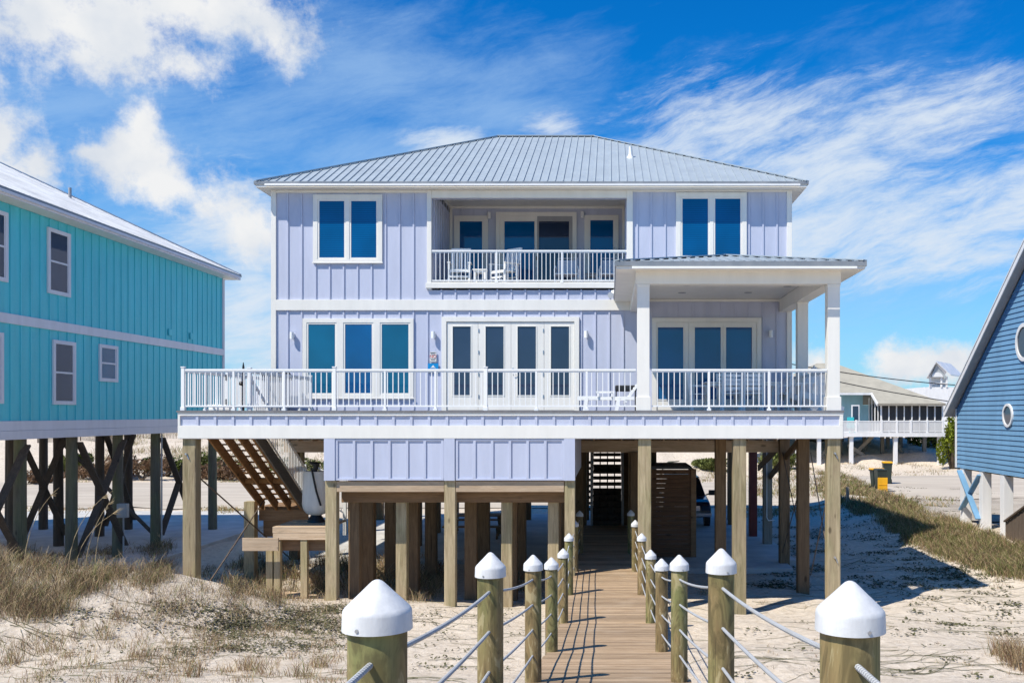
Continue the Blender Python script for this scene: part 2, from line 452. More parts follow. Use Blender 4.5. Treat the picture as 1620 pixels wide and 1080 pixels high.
# ------------------------------------------------------------------ ground
def ss(v, a, b_):
    t_ = min(1, max(0, (v - a) / (b_ - a))); return t_ * t_ * (3 - 2 * t_)
YP = [(-2500, -3.0), (-120, -2.2), (-70, -.4), (-40, .9), (-5, 1.9), (3.6, 1.95), (7.4, 1.55), (11.7, .86), (15.5, .34), (19.6, .02), (22, -.08), (30, 0), (45, 0), (62, 0.05), (80, 1.9), (110, 2.9), (170, 2.6), (400, 2.0), (4000, 0)]
def prof(y):
    for (a, za), (b_, zb) in zip(YP, YP[1:]):
        if y <= b_: return za + (zb - za) * ss(y, a, b_)
    return 0
def H(x, y):
    z = prof(y)
    z += 1.75 * math.exp(-((x + 14.6) / 5.0) ** 2 - ((y - 19.0) / 3.0) ** 2)
    z += .60 * math.exp(-((x + 9.2) / 2.0) ** 2 - ((y - 20.2) / 1.6) ** 2) + .26 * math.exp(-((x + 5.4) / 2.6) ** 2 - ((y - 21.6) / 1.3) ** 2)
    z += .42 * ss(x, 8.3, 12.5) * ss(y, 20, 31) * (1 - ss(y, 75, 100))
    z += .12 * math.exp(-((x - 11.8 + (y - 30) * .02) / 1.8) ** 2) * ss(y, 22, 30) * (1 - ss(y, 40, 50))
    if 2 < y < 46 or y > 62:
        k = 1.0
        if -9.8 < x < 5.2: k = 1 - .85 * ss(y, 24, 28) if y < 46 else 1
        if abs(x) < 1.1 and y < 30: k = .4
        amp = .09 if y < 62 else .09 + .35 * ss(y, 62, 75)
        z += k * amp * noise.noise(Vector((x * .45, y * .45, 0))) * 1.6 + k * .03 * noise.noise(Vector((x * 2.1, y * 2.1, 3)))
    return z
def axis_pts(segs):
    out = []
    for a, b_, st_ in segs:
        n = max(1, int(round((b_ - a) / st_))); out += [a + (b_ - a) * i / n for i in range(n)]
    return out + [segs[-1][1]]
gx = axis_pts([(-3000, -600, 600), (-600, -100, 60), (-100, -30, 5), (-30, -20, .8), (-20, 16, .22), (16, 30, .8), (30, 100, 5), (100, 600, 60), (600, 3000, 600)])
gy = axis_pts([(-110, -10, 8), (-10, 8, 1.2), (8, 30, .2), (30, 48, .5), (48, 110, 1.2), (110, 400, 20), (400, 4000, 400)])
g = MB()
for y in gy:
    for x in gx: g.v.append((x, y, H(x, y)))
nx = len(gx)
for j in range(len(gy) - 1):
    for i in range(nx - 1): g.f.append((j * nx + i, j * nx + i + 1, (j + 1) * nx + i + 1, (j + 1) * nx + i))
tag(g.build('ground', 'sand', smooth=False), kind='structure')
for p in bpy.data.objects['ground'].data.polygons: p.use_smooth = True
bpy.data.objects['ground'].data.update()
MB().add([(-3000, -3000, -1.9), (3000, -3000, -1.9), (3000, -100, -1.9), (-3000, -100, -1.9)], [(0, 1, 2, 3)]).build('water', 'sea')['kind'] = 'structure'
# road behind the houses
rd = MB(); rx = axis_pts([(-120, -30, 3), (-30, 40, .8), (40, 120, 3)]); ry = axis_pts([(45, 61, .8)])
for y in ry:
    for x in rx:
        e = .25 * noise.noise(Vector((x * .3, 0, 9))) * (1 if y < 46 else (-1 if y > 60 else 0))
        rd.v.append((x, y + e * 2, H(x, y) + .035))
for j in range(len(ry) - 1):
    for i in range(len(rx) - 1):
        n = len(rx); rd.f.append((j * n + i, j * n + i + 1, (j + 1) * n + i + 1, (j + 1) * n + i))
o = rd.build('road', 'road_mat'); o['kind'] = 'structure'
dv = MB(); dxs = axis_pts([(12.3, 40, .8)]); dys = axis_pts([(35.5, 44.9, .7)])
for y in dys:
    for x in dxs: dv.v.append((x + (.6 * noise.noise(Vector((0, y * .5, 5))) if x < 13 else 0), y, H(x, y) + .03))
for j in range(len(dys) - 1):
    for i in range(len(dxs) - 1):
        n = len(dxs); dv.f.append((j * n + i, j * n + i + 1, (j + 1) * n + i + 1, (j + 1) * n + i))
o = dv.build('driveway', 'gravel'); o['kind'] = 'structure'
# concrete parking slabs
tag(MB().box(-10.6, 5.6, 28.4, 41.5, -.25, .12).box(1.2, 5.2, 26.9, 28.39, -.25, .12).build('concrete_slab', 'concrete', bevel=.01), kind='structure')
tag(MB().box(-26, -13.5, 27.4, 42.5, -.3, .14).build('concrete_slab', 'concrete', bevel=.01), kind='structure')

# ------------------------------------------------------------------ boardwalk with capped posts and ropes
WZ = [(-3, 2.95), (2.99, 2.72), (6.12, 2.36), (9.67, 1.77), (12.8, 1.29), (16.2, .93), (19.4, .80), (25, .80), (60, .80)]
def walk(y):
    for (a, za), (b_, zb) in zip(WZ, WZ[1:]):
        if y <= b_: return za + (zb - za) * max(0, (y - a)) / (b_ - a)
    return .80
bw = MB()
yy = -1.5
i = math.floor(yy / .15)
while i * .15 < 31.4:
    y0 = i * .15 + .004; y1 = y0 + .142
    jx = random.uniform(-.012, .012); jz = random.uniform(-.002, .002)
    z0, z1 = walk(y0) + jz, walk(y1) + jz
    xa, xb = -.85 + jx, .83 + jx
    vs = [(xa, y0, z0 - .04), (xb, y0, z0 - .04), (xb, y1, z1 - .04), (xa, y1, z1 - .04), (xa, y0, z0), (xb, y0, z0), (xb, y1, z1), (xa, y1, z1)]
    bw.add(vs, [(0, 3, 2, 1), (4, 5, 6, 7), (0, 1, 5, 4), (1, 2, 6, 5), (2, 3, 7, 6), (3, 0, 4, 7)])
    i += 1
bwo = bw.build('boardwalk', 'planks'); bwo['kind'] = 'structure'
js = MB()
for x in (-.8, -.02, .76):
    for (a, za), (b_, zb) in zip(WZ[:6], WZ[1:7]):
        b2 = b_
        js.bar((x, a, walk(a) - .15), (x, b2, walk(b2) - .15), .05, .2)
    js.bar((x, 19.4, .65), (x, 31.4, .65), .05, .2)
js.build('joist', 'dark_wood', bwo)
sdir = {'left': [(597, 916, 93), (776, 873, 39.5), (843.5, 877, 26), (872.4, 881, 20), (891, 867, 15), (900.2, 843, 11.7), (909, 822, 9.3), (917, 807, 8)],
        'right': [(1345, 918, 90), (1141, 867, 40.5), (1074.6, 877, 27), (1046.7, 883, 21), (1029.3, 869, 15.5), (1015.2, 843, 12), (1005, 822, 9.5), (998, 806, 8)]}
PD = [2.99, 6.12, 9.67, 12.82, 16.2, 19.4, 22.3, 25.2]
ordn = ['first', 'second', 'third', 'fourth', 'fifth', 'sixth', 'seventh', 'eighth']
tops = {}
def post(px, py, D, side, k, extra=None):
    x = X(px, D); zt = Z(py, D); zg = H(x, D) - .5 if k < 8 else -.3
    desc = {0: 'large weathered', 1: 'tall round', 2: 'round', 3: 'round', 4: 'round', 5: 'slim', 6: 'slim', 7: 'far shaded'}[k]
    lab = f'{desc} boardwalk post with white cone cap, {ordn[k]} from the camera on the {side} side'
    if k == 0: lab = ('large greenish boardwalk post with white cone cap, nearest on the left' if side == 'left' else 'large yellow brown boardwalk post with white cone cap, nearest on the right')
    base = thing('boardwalk_post', (x, D, walk(D)), lab, 'post', 'capped posts along the boardwalk')
    r = .085 if k else .0927
    m_ = MB(); pr = []
    n = 28; o_ = 0
    zs = [zg + (zt - .09 - zg) * i_ / 9 for i_ in range(10)]
    for z_ in zs:
        for a in range(n):
            an = 2 * math.pi * a / n
            rr = r * (1 + .035 * noise.noise(Vector((math.cos(an) * 1.5 + px, math.sin(an) * 1.5, z_ * .5))))
            m_.v.append((x + rr * math.cos(an), D + rr * math.sin(an), z_))
    for i_ in range(9):
        for a in range(n): m_.f.append((i_ * n + a, i_ * n + (a + 1) % n, (i_ + 1) * n + (a + 1) % n, (i_ + 1) * n + a))
    m_.f.append(tuple(range(9 * n, 10 * n)))
    m_.build('shaft', 'post_wood', base, smooth=True)
    cr = r * 1.16
    c_ = MB().lathe([(cr * 1.02, zt - .155), (cr * 1.0, zt - .102), (cr * .985, zt - .094), (cr * .93, zt - .085), (cr * .5, zt - .041), (cr * .24, zt - .0135), (cr * .15, zt - .005), (cr * .07, zt - .001), (.002, zt)], x, D, 56)
    cap = c_.build('cap', 'cap_white', base, smooth=True)
    if k < 5:
        MB().lathe([(.005, 0), (.008, .001), (.008, .004), (.004, .006)], 0, 0, 8)
        an = -math.pi / 2 + (-.35 if side == 'left' else .3)
        p0 = Vector((x + cr * math.cos(an) * .99, D + cr * math.sin(an) * .99, zt - .140)); dn = Vector((math.cos(an), math.sin(an), 0))
        MB().tube([p0, p0 + dn * .006], [.007, .006], 10).build('screw', 'steel', cap)
    tops[(side, k)] = (x, D, zt, r)
    return base
for side in ('left', 'right'):
    for k, (px, py, wpx) in enumerate(sdir[side]): post(px, py, PD[k], side, k)
# posts just behind the camera carry the ropes on
DZ = [.25, .505, .76, 1.02]
rname = ['top', 'second', 'third', 'lowest']
for side in ('left', 'right'):
    sg = -1 if side == 'left' else 1
    for j, dz in enumerate(DZ):
        P_ = [tops[(side, k)] for k in range(8)]
        x0, y0, z0, _ = P_[0]
        first = (x0 + sg * .02, -.3, z0 - dz + .2)
        nodes = [Vector(first)] + [Vector((x, y, z - dz)) for x, y, z, _ in P_]
        pts = []; rr = []
        for a, b_ in zip(nodes, nodes[1:]):
            nn = 14
            for i_ in range(nn):
                t_ = i_ / nn
                p = a.lerp(b_, t_); p.z -= (.018 if j else .03) * 4 * t_ * (1 - t_)
                pts.append(p); rr.append(.0105)
        pts.append(nodes[-1]); rr.append(.0105)
        tag(MB().tube(pts, rr, 8).build('rope', 'rope', smooth=True), f'{rname[j]} pale rope strung through the boardwalk posts on the {side} side', 'rope', 'ropes threaded through the boardwalk posts')

# ------------------------------------------------------------------ lilac beach house
DF, DW, DB = 21.61, 27.57, 30.67
house = thing('beach_house', (-2.3, DW, 0), 'lilac board and batten beach house on tall pilings with grey hip roof', 'house')
fx = lambda px: X(px, DF)
fz = lambda py: Z(py, DF)
wx = lambda px: X(px, DW)
wz = lambda py: Z(py, DW)
XL, XR = wx(432), wx(1250)
ZD = 4.57; ZS = 10.98
OX0, OX1 = wx(683), wx(991.4)          # balcony opening
ZB = wz(447); ZOT = wz(313.5)
bat0 = wx(455.4); bst = .4063
wall = MB()
YB = 40.0
wall.box(XL, XR, DW, YB, 3.95, ZB - .22)                       # lower storey and floor line
wall.box(XL, OX0, DW, YB, ZB - .22, ZS)
wall.box(OX1, XR, DW, YB, ZB - .22, ZS)
wall.box(OX0, OX1, DB, YB, ZB - .22, 11.25)
wall.box(OX0, OX1, DW, DW + .2, ZOT, ZS)
# battens on the front
def battens(mb, x0, x1, z0, z1, y, t_=.03, wd=.045, phase=bat0, step=bst):
    k = math.ceil((x0 + .03 - phase) / step)
    while phase + k * step < x1 - .03:
        xc = phase + k * step; mb.box(xc - wd / 2, xc + wd / 2, y - t_, y, z0, z1); k += 1
battens(wall, XL, OX0 - .1, wz(474), ZS, DW); battens(wall, OX1 + .18, XR, wz(474), ZS, DW)
battens(wall, OX0 - .15, OX1 + .2, wz(474), wz(458), DW)
battens(wall, XL, wx(1008), 4.6, wz(491), DW); battens(wall, wx(1008), XR, 4.6, 7.74, DW)
battens(wall, OX0, OX1, ZB, 11.2, DB, phase=bat0 + .1)
# battens on balcony side walls and house sides are part of siding
sb = wall
for k in range(7): sb.box(OX0, OX0 + .02, DW + .35 + k * .4, DW + .395 + k * .4, ZB, 11.1); sb.box(OX1 - .02, OX1, DW + .35 + k * .4, DW + .395 + k * .4, ZB, 11.1)
for k in range(30):
    sb.box(XR, XR + .02, DW + .3 + k * .4063, DW + .345 + k * .4063, 4.6, ZS); sb.box(XL - .02, XL, DW + .3 + k * .4063, DW + .345 + k * .4063, 4.6, ZS)
wall.build('wall', 'lilac', house)
tr = MB()
def strip(x0, x1, z0, z1, y, t_=.052): tr.box(x0, x1, y - t_, y - .001, z0, z1)
strip(XL - .045, XL + .1, 4.6, ZS - .001, DW); strip(XR - .1, XR + .045, 4.6, ZS - .001, DW)
tr.box(XL - .045, XL - .001, DW, DW + .12, 4.6, ZS - .001); tr.box(XR + .001, XR + .045, DW, DW + .12, 4.6, ZS - .001)
strip(XL + .102, wx(1006), wz(491), wz(474.3), DW, .058)
strip(XL + .102, OX0 - .13, wz(305.5), ZS - .002, DW, .045); strip(OX1 + .18, XR - .102, wz(304), ZS - .002, DW, .045)
strip(OX0 - .128, OX0, wz(458), ZS - .002, DW, .064); strip(OX1, OX1 + .178, wz(458), ZS - .002, DW, .064)
strip(OX0 + .001, OX1 - .001, ZOT - .002, ZS - .004, DW, .05)
strip(OX0 - .16, OX1 + .19, wz(456), wz(448), DW, .09)
tr.box(OX0 + .002, OX1 - .002, DW - .05, DW + .25, wz(448) + .002, ZB + .01)
# inside balcony corners and cornice
tr.box(OX0 + .001, OX0 + .09, DB - .03, DB - .001, ZB, 11.12); tr.box(OX1 - .09, OX1 - .001, DB - .03, DB - .001, ZB, 11.12)
tr.box(OX0 + .022, OX1 - .022, DB - .035, DB - .002, 11.12, 11.2); tr.box(OX0 + .001, OX0 + .035, DW + .21, DB - .04, 11.12, 11.2); tr.box(OX1 - .035, OX1 - .001, DW + .21, DB - .04, 11.12, 11.2)
tr.box(OX0, OX1, DW + .201, DB, 11.201, 11.24)
tr.build('trim', 'white', house, bevel=.004)
MB().box(OX0, OX1, DW + .25, DB, ZB - .06, ZB).build('balcony_floor', 'deck_edge', house)

# main hip roof
E0, E1 = -10.17, 5.66; EY = DW - .4; ZE = 11.13; A = 6.2; PT = .50
EB = EY + 2 * A + 1.6
r_ = MB()
ridge = [(E0 + A, EY + A, ZE + PT * A), (E1 - A, EY + A, ZE + PT * A), (E1 - A, EB - A, ZE + PT * A), (E0 + A, EB - A, ZE + PT * A)]
c4 = [(E0, EY, ZE), (E1, EY, ZE), (E1, EB, ZE), (E0, EB, ZE)]
r_.add(c4 + ridge, [(0, 1, 5, 4), (1, 2, 6, 5), (2, 3, 7, 6), (3, 0, 4, 7), (4, 5, 6, 7)])
sl_ = Vector((0, 1, PT)).normalized()
def rib(a, b_): r_.bar(Vector(a) + Vector((0, 0, .012)), Vector(b_) + Vector((0, 0, .012)), .022, .032)
k = 0
xx = E0 + .12
while xx < E1:
    run = min(xx - E0, E1 - xx, A); rib((xx, EY - .01, ZE), (xx, EY + run, ZE + PT * run)); xx += .229
yy = EY + .12
while yy < EB:
    run = min(yy - EY, EB - yy, A)
    rib((E1 + .01, yy, ZE), (E1 - run, yy, ZE + PT * run)); rib((E0 - .01, yy, ZE), (E0 + run, yy, ZE + PT * run)); yy += .229
for a, b_ in ((c4[0], ridge[0]), (c4[1], ridge[1]), (ridge[0], ridge[1])):
    r_.bar(Vector(a) + Vector((0, 0, .03)), Vector(b_) + Vector((0, 0, .03)), .16, .03)
roof = r_.build('roof', 'roof_metal', house)
e_ = MB()
e_.box(E0 - .03, E1 + .03, EY - .03, EY - .001, ZE - .07, ZE + .012); e_.box(E0 - .03, E0 - .001, EY, EB, ZE - .07, ZE + .01); e_.box(E1 + .001, E1 + .03, EY, EB, ZE - .07, ZE + .01)
e_.build('drip_edge', 'roof_edge', roof)
f_ = MB()
f_.box(E0 + .02, E1 - .02, EY, EY + .03, ZS - .0, ZE - .01); f_.box(E0 + .02, E0 + .05, EY + .031, EB, ZS, ZE - .012); f_.box(E1 - .05, E1 - .02, EY + .031, EB, ZS, ZE - .012)
f_.box(E0 + .05, XL - .046, EY + .031, EB, ZS + .002, ZS + .02); f_.box(XR + .046, E1 - .05, EY + .031, EB, ZS + .002, ZS + .02); f_.box(XL - .046, XR + .046, EY + .031, DW - .001, ZS + .003, ZS + .02)
f_.build('soffit', 'white', house)
g_ = MB().box(E0 + .3, E1 - .22, EY - .1, EY - .031, ZE - .125, ZE - .075)
g_.build('gutter', 'white_rail', house, bevel=.01)
vx, vd = X(997, 31), 30.2
vzz = ZE + PT * (vd - EY)
MB().lathe([(.12, vzz - .06), (.1, vzz + .02), (.05, vzz + .1), (.045, vzz + .34)], X(997, vd), vd, 14).build('vent_pipe', 'white_rail', roof, smooth=True)

# windows and doors on planes that face the camera
def frame_window(nm, D, ox0, ox1, oy0, oy1, panes, mat_g='glass_blue', casing=.1, parent=house, sill=True, label=None, zbot=None, inset=.045):
    x0, x1, z1, z0 = X(ox0, D), X(ox1, D), Z(oy0, D), (zbot if zbot is not None else Z(oy1, D))
    ps = [(X(a, D), X(b_, D), Z(d, D), Z(c_, D)) for a, b_, c_, d in panes]
    s_ = .05
    holes = [(a - s_, b_ + s_, c_ - s_, d + s_) for a, b_, c_, d in ps]
    m_ = MB(); T = .062; zb = min(h[2] for h in holes); zt = max(h[3] for h in holes)
    m_.box(x0, x1, D - T, D - .001, zt, z1); m_.box(x0, x1, D - T, D - .001, z0, zb)
    cur = x0
    for h in holes:
        if h[0] > cur + .001: m_.box(cur, h[0], D - T, D - .001, zb, zt)
        cur = h[1]
    if x1 > cur: m_.box(cur, x1, D - T, D - .001, zb, zt)
    for (a, b_, c_, d), h in zip(ps, holes):
        y0, y1 = D - .048, D - .002
        m_.box(h[0], a, y0, y1, h[2], h[3]); m_.box(b_, h[1], y0, y1, h[2], h[3]); m_.box(a, b_, y0, y1, d, h[3]); m_.box(a, b_, y0, y1, h[2], c_)
    if sill: m_.box(x0 - .02, x1 + .02, D - .075, D - .063, z0, z0 + .035)
    ob = m_.build(nm, 'white', parent, bevel=.003)
    if label: ob['label'] = label
    for k_, (a, b_, c_, d) in enumerate(ps):
        mg = mat_g[k_] if isinstance(mat_g, (list, tuple)) else mat_g
        MB().box(a, b_, D - .037, D - .033, c_, d).build('pane', mg, ob)
    return ob
frame_window('window', DW, 496.1, 605.3, 308.5, 417, [(505.9, 545.2, 318.7, 407.9), (556.2, 595.9, 318.7, 407.9)], 'glass_blinds')
frame_window('window', DW, 1069.4, 1180.9, 305.2, 414, [(1079.5, 1119.8, 315, 404.8), (1131.2, 1171, 315, 404.8)], 'glass_blinds')
frame_window('window', DW, 479.6, 654.8, 504, 630.7, [(488.6, 530.7, 513.2, 621.6), (546.7, 588.8, 513.2, 621.6), (604.6, 646.7, 513.2, 621.6)], ['glass_teal', 'glass_blue', 'glass_teal'])
# balcony back wall
frame_window('window', DB, 718.8, 772.3, 341.8, 447, [(727.6, 763, 350.7, 440)], 'glass_blue')
frame_window('window', DB, 924.6, 978.6, 340.8, 447, [(933.9, 970, 348.8, 440)], 'glass_blue')
def door(nm, D, x0p, x1p, zt, zb, pane, mg='glass_dark', T=.052, mat='white', par=None):
    x0, x1 = X(x0p, D), X(x1p, D); a, b_, c_, d = X(pane[0], D), X(pane[1], D), Z(pane[3], D), Z(pane[2], D)
    m_ = MB(); y0, y1 = D - T, D - .002
    m_.box(x0, a, y0, y1, zb, zt); m_.box(b_, x1, y0, y1, zb, zt); m_.box(a, b_, y0, y1, d, zt); m_.box(a, b_, y0, y1, zb, c_)
    e = .03
    for bx in ((a - e, a, c_ - e, d + e), (b_, b_ + e, c_ - e, d + e), (a, b_, d, d + e), (a, b_, c_ - e, c_)):
        m_.box(bx[0], bx[1], y0 - .012, y0 + .001, bx[2], bx[3])
    ob = m_.build(nm, mat, par or house, bevel=.003)
    MB().box(a, b_, D - .037, D - .033, c_, d).build('pane', mg, ob)
    return ob
def casing(D, x0p, x1p, y0p, zb, wpx=9):
    x0, x1, zt = X(x0p, D), X(x1p, D), Z(y0p, D); wd = wpx * D / F
    m_ = MB().box(x0, x0 + wd, D - .085, D - .001, zb, zt - wd).box(x1 - wd, x1, D - .085, D - .001, zb, zt - wd).box(x0, x1, D - .085, D - .001, zt - wd, zt)
    return m_.build('door_frame', 'white', house, bevel=.003)
casing(DW, 699.4, 916.3, 501.4, ZD, 7.5)
leafs = [(707.3, 756.6), (757, 808.6), (809, 860.8), (861.2, 908.6)]
pn = [(716.9, 745.2), (768.8, 797.1), (819.3, 848.1), (871.9, 900.4)]
zt = wz(509.3)
for k, (lf, pq) in enumerate(zip(leafs, pn)):
    d_ = door('french_door', DW, lf[0], lf[1], zt, ZD + .03, (pq[0], pq[1], 516.7, 625))
    if k in (1, 2):
        hx = wx(757.6 if k == 1 else 859.6)
        for yy_ in (523, 557, 592, 627): MB().box(hx - .012, hx + .018, DW - .07, DW - .053, wz(yy_) - .05, wz(yy_) + .05).build('hinge', 'steel', d_)
    if k == 2:
        hx = wx(812)
        hd = MB(); hd.lathe([(.001, 0), (.02, .01)], 0, 0, 4); hd = MB()
        hd.tube([(hx, DW - .05, wz(592)), (hx, DW - .1, wz(592))], .012, 8).tube([(hx, DW - .1, wz(592)), (hx + .11, DW - .1, wz(592) - .01)], .011, 8)
        hd.build('handle', 'steel', d_, smooth=True)
        MB().tube([(hx, DW - .05, wz(583)), (hx, DW - .075, wz(583))], .025, 12).build('lock', 'steel', d_)
# balcony slider
casing(DB, 784.9, 912.3, 336.2, ZB, 6.5)
zt = Z(342.5, DB)
door('sliding_door', DB, 791.6, 850, zt, ZB + .02, (798.3, 845.8, 350.7, 455), 'glass_blue')
d_ = door('sliding_door', DB, 850.3, 905.6, zt, ZB + .02, (852.9, 900.4, 350.7, 455), 'glass_dark', T=.06, mat='grey_trim')
d_['label'] = 'sliding screen door leaf in dark grey frame'
MB().box(X(848.5, DB), X(850.8, DB), DB - .08, DB - .061, Z(412, DB), Z(406, DB)).build('handle', 'black', d_)
# porch sliders
casing(DW, 1031.5, 1204, 503, ZD, 7)
zt = wz(510.2)
for a, b_, pa, pb in ((1038.7, 1089, 1040.6, 1080.8), (1089.3, 1143.6, 1098.9, 1139.9), (1143.9, 1196.8, 1148.2, 1189.2)):
    d_ = door('sliding_door', DW, a, b_, zt, ZD + .03, (pa, pb, 518, 631.4), 'glass_blue')
MB().box(wx(1091), wx(1092.6), DW - .075, DW - .053, wz(600), wz(588)).build('handle', 'steel', d_)

# lights on the walls
def wlight(px, py, D, w_=8, h_=11):
    x, z = X(px, D), Z(py, D)
    m_ = MB().tube([(x, D - .11, z - .1), (x, D - .11, z + .1)], .058, 16)
    m_.box(x - .02, x + .05, D - .06, D - .001, z - .05, z + .06)
    m_.build('wall_light', 'white_rail', house, smooth=True)
for px, py in ((463.6, 531), (686.5, 530), (927.5, 529.3), (1218.7, 528.4)): wlight(px, py, DW)
wlight(774.5, 342, DB); wlight(921.6, 341, DB)
m_ = MB().tube([(wx(968), DW - .28, wz(466)), (wx(966), DW - .45, wz(470))], [.05, .09], 12).tube([(wx(971), DW - .28, wz(463)), (wx(975), DW - .44, wz(467))], [.05, .08], 12).box(wx(967), wx(973), DW - .3, DW - .05, wz(465), wz(461))
m_.build('floodlight', 'white_rail', house, smooth=True)

# ---- deck
DX0, DX1 = fx(282), fx(1333.5)
HX0, HX1, HY0, HY1 = -9.6, -8.45, 22.0, 26.6          # stair opening
fl = MB()
fl.box(DX0 - .02, DX1 + .02, DF - .05, HY0, ZD - .045, ZD)
fl.box(DX0 - .02, HX0, HY0, DW - .1, ZD - .045, ZD); fl.box(HX1, DX1 + .02, HY0, DW - .002, ZD - .045, ZD); fl.box(HX0, HX1, HY1, DW - .1, ZD - .045, ZD)
fl.build('deck_floor', 'deck_edge', house)
sk = MB().box(DX0 + .03, DX1 - .03, DF + .012, DF + .05, fz(694), ZD - .05)
sk.box(DX1 - .05, DX1 - .012, DF + .05, DW, fz(694), ZD - .05); sk.box(DX0 + .012, DX0 + .05, DF + .05, DW, fz(694), ZD - .05)
k = 0; ph = fx(425) ; st_ = .4063
kk = math.ceil((DX0 + .2 - ph) / st_)
while ph + kk * st_ < DX1 - .15:
    xc = ph + kk * st_; sk.box(xc - .03, xc + .03, DF - .014, DF + .011, fz(673), fz(657)); kk += 1
sk.build('deck_skirt', 'lilac', house)
dt = MB().box(DX0 + .0, DX1 - .0, DF - .03, DF + .011, fz(657.3), ZD - .047)
dt.box(DX0, DX1, DF - .03, DF + .011, fz(693.2), fz(672.8))
dt.box(DX0, DX0 + .05, DF - .028, DF + .011, fz(672.6), fz(657.5)); dt.box(DX1 - .08, DX1, DF - .028, DF + .011, fz(672.6), fz(657.5))
dt.box(DX1 - .01, DX1 + .02, DF + .012, DW, fz(693.2), fz(672.8)); dt.box(DX1 - .01, DX1 + .02, DF + .012, DW, fz(657.3), ZD - .047)
dt.box(DX0 - .02, DX0 + .01, DF + .012, DW, fz(693.2), fz(672.8)); dt.box(DX0 - .02, DX0 + .01, DF + .012, DW, fz(657.3), ZD - .047)
dt.build('deck_fascia', 'white', house, bevel=.004)
jo = MB()
for i_ in range(36):
    xj = DX0 + .3 + i_ * .41
    if xj < DX1 - .1 and not (HX0 - .1 < xj < HX1 + .1): jo.box(xj - .02, xj + .02, DF + .06, DW - .01, 4.2, ZD - .05)
for i_ in range(36):
    xj = XL + .3 + i_ * .41
    if xj < XR - .1: jo.box(xj - .02, xj + .02, DW + .03, YB - .1, 3.7, 3.945)
for yb in (DF + .3, 24.6, DW - .2): jo.box(DX0 + .1, HX0 if yb > 22 else DX1 - .1, yb, yb + .09, 3.96, 4.19); jo.box(HX1, DX1 - .1, yb, yb + .09, 3.96, 4.195)
for yb in (28.2, 31.5, 34.8, 38): jo.box(XL + .1, XR - .1, yb, yb + .12, 3.35, 3.69)
jo.build('floor_joist', 'raw_wood', house)

RT, RB = fz(583.4), fz(642)
def railing(nm, path, zt_, zb_, zf, step=.1255, posts=(), thick=(), gaps=(), label=None):
    """straight railing from a to b (xy)"""
    a, b_ = Vector((*path[0], 0)), Vector((*path[1], 0)); L = (b_ - a).length; d = (b_ - a).normalized()
    m_ = MB(); up = Vector((0, 0, 1))
    m_.bar(a + up * (zt_ - .02), b_ + up * (zt_ - .02), .055, .045); m_.bar(a + up * (zt_ - .06), b_ + up * (zt_ - .06), .025, .03)
    m_.bar(a + up * (zb_), b_ + up * (zb_), .035, .035)
    ob = m_.build(nm, 'white_rail', house)
    bl = MB(); n = int(L / step)
    for i_ in range(1, n):
        p = a + d * (L * i_ / n); bl.bar(p + up * zb_, p + up * (zt_ - .05), .019, .019, (0, 1, 0))
    bl.build('baluster', 'white_rail', ob)
    for s_ in posts:
        p = a + d * s_; MB().bar(p + up * zf, p + up * (zt_ - .04), .045, .045, (0, 1, 0)).bar(p + up * (zf + .0), p + up * (zf + .05), .09, .09, (0, 1, 0)).build('support', 'white_rail', ob)
    for s_ in thick:
        p = a + d * s_; q_ = MB().cbox(p.x, p.y, zf, zt_ + .03, .075, .075).cbox(p.x, p.y, zt_ + .031, zt_ + .055, .095, .095).cbox(p.x, p.y, zf, zf + .08, .1, .1)
        q_.build('newel_post', 'white_rail', ob, bevel=.004)
    if label: ob['label'] = label
    return ob
YR = DF + .06
s80 = 80 * DF / F
railing('deck_railing', ((fx(288), YR), (fx(1006), YR)), RT, RB, ZD, posts=[s80, 2 * s80, 4 * s80, 5 * s80, 7 * s80, 8 * s80], thick=[0, 3 * s80, 6 * s80])
railing('porch_railing', ((fx(1031), YR), (fx(1309), YR)), RT, RB, ZD, posts=[fx(1122) - fx(1031), fx(1217) - fx(1031)])
railing('side_railing', ((fx(288), YR), (fx(288), DW - .05)), RT, RB, ZD, posts=[1.2, 2.4, 4.4], thick=[3.4])
railing('stair_opening_railing', ((HX1 + .05, HY0 + .1), (HX1 + .05, HY1)), RT, RB, ZD, posts=[1.2, 2.4, 3.6], thick=[0, HY1 - HY0 - .1])
railing('porch_side_railing', ((5.1, YR + .2), (5.1, DW - .05)), RT, RB, ZD, posts=[1.2, 2.4, 4.9])
railing('balcony_railing', ((OX0, DW - .02), (OX1, DW - .02)), wz(396), wz(444), ZB, step=.123, posts=[wx(785.7) - OX0, wx(889) - OX0])
# gate in the corner of the deck
gt = MB()
ga, gb = (fx(322), 22.9), (fx(352) - .1, 23.6)
for i_ in range(8):
    t_ = i_ / 7; xg = ga[0] + (gb[0] - ga[0]) * t_; yg = ga[1] + (gb[1] - ga[1]) * t_
    gt.cbox(xg, yg, ZD + .08, RT - .02, .03, .03)
gt.bar((*ga, RT - .03), (*gb, RT - .03), .04, .04).bar((*ga, ZD + .1), (*gb, ZD + .1), .04, .04)
go = gt.build('gate', 'white_rail', house)
MB().cbox(ga[0] + .02, ga[1] - .03, RT - .22, RT - .08, .05, .04).build('hinge', 'black', go)
MB().cbox(ga[0] + .02, ga[1] - .03, ZD + .15, ZD + .28, .05, .04).build('hinge', 'black', go)

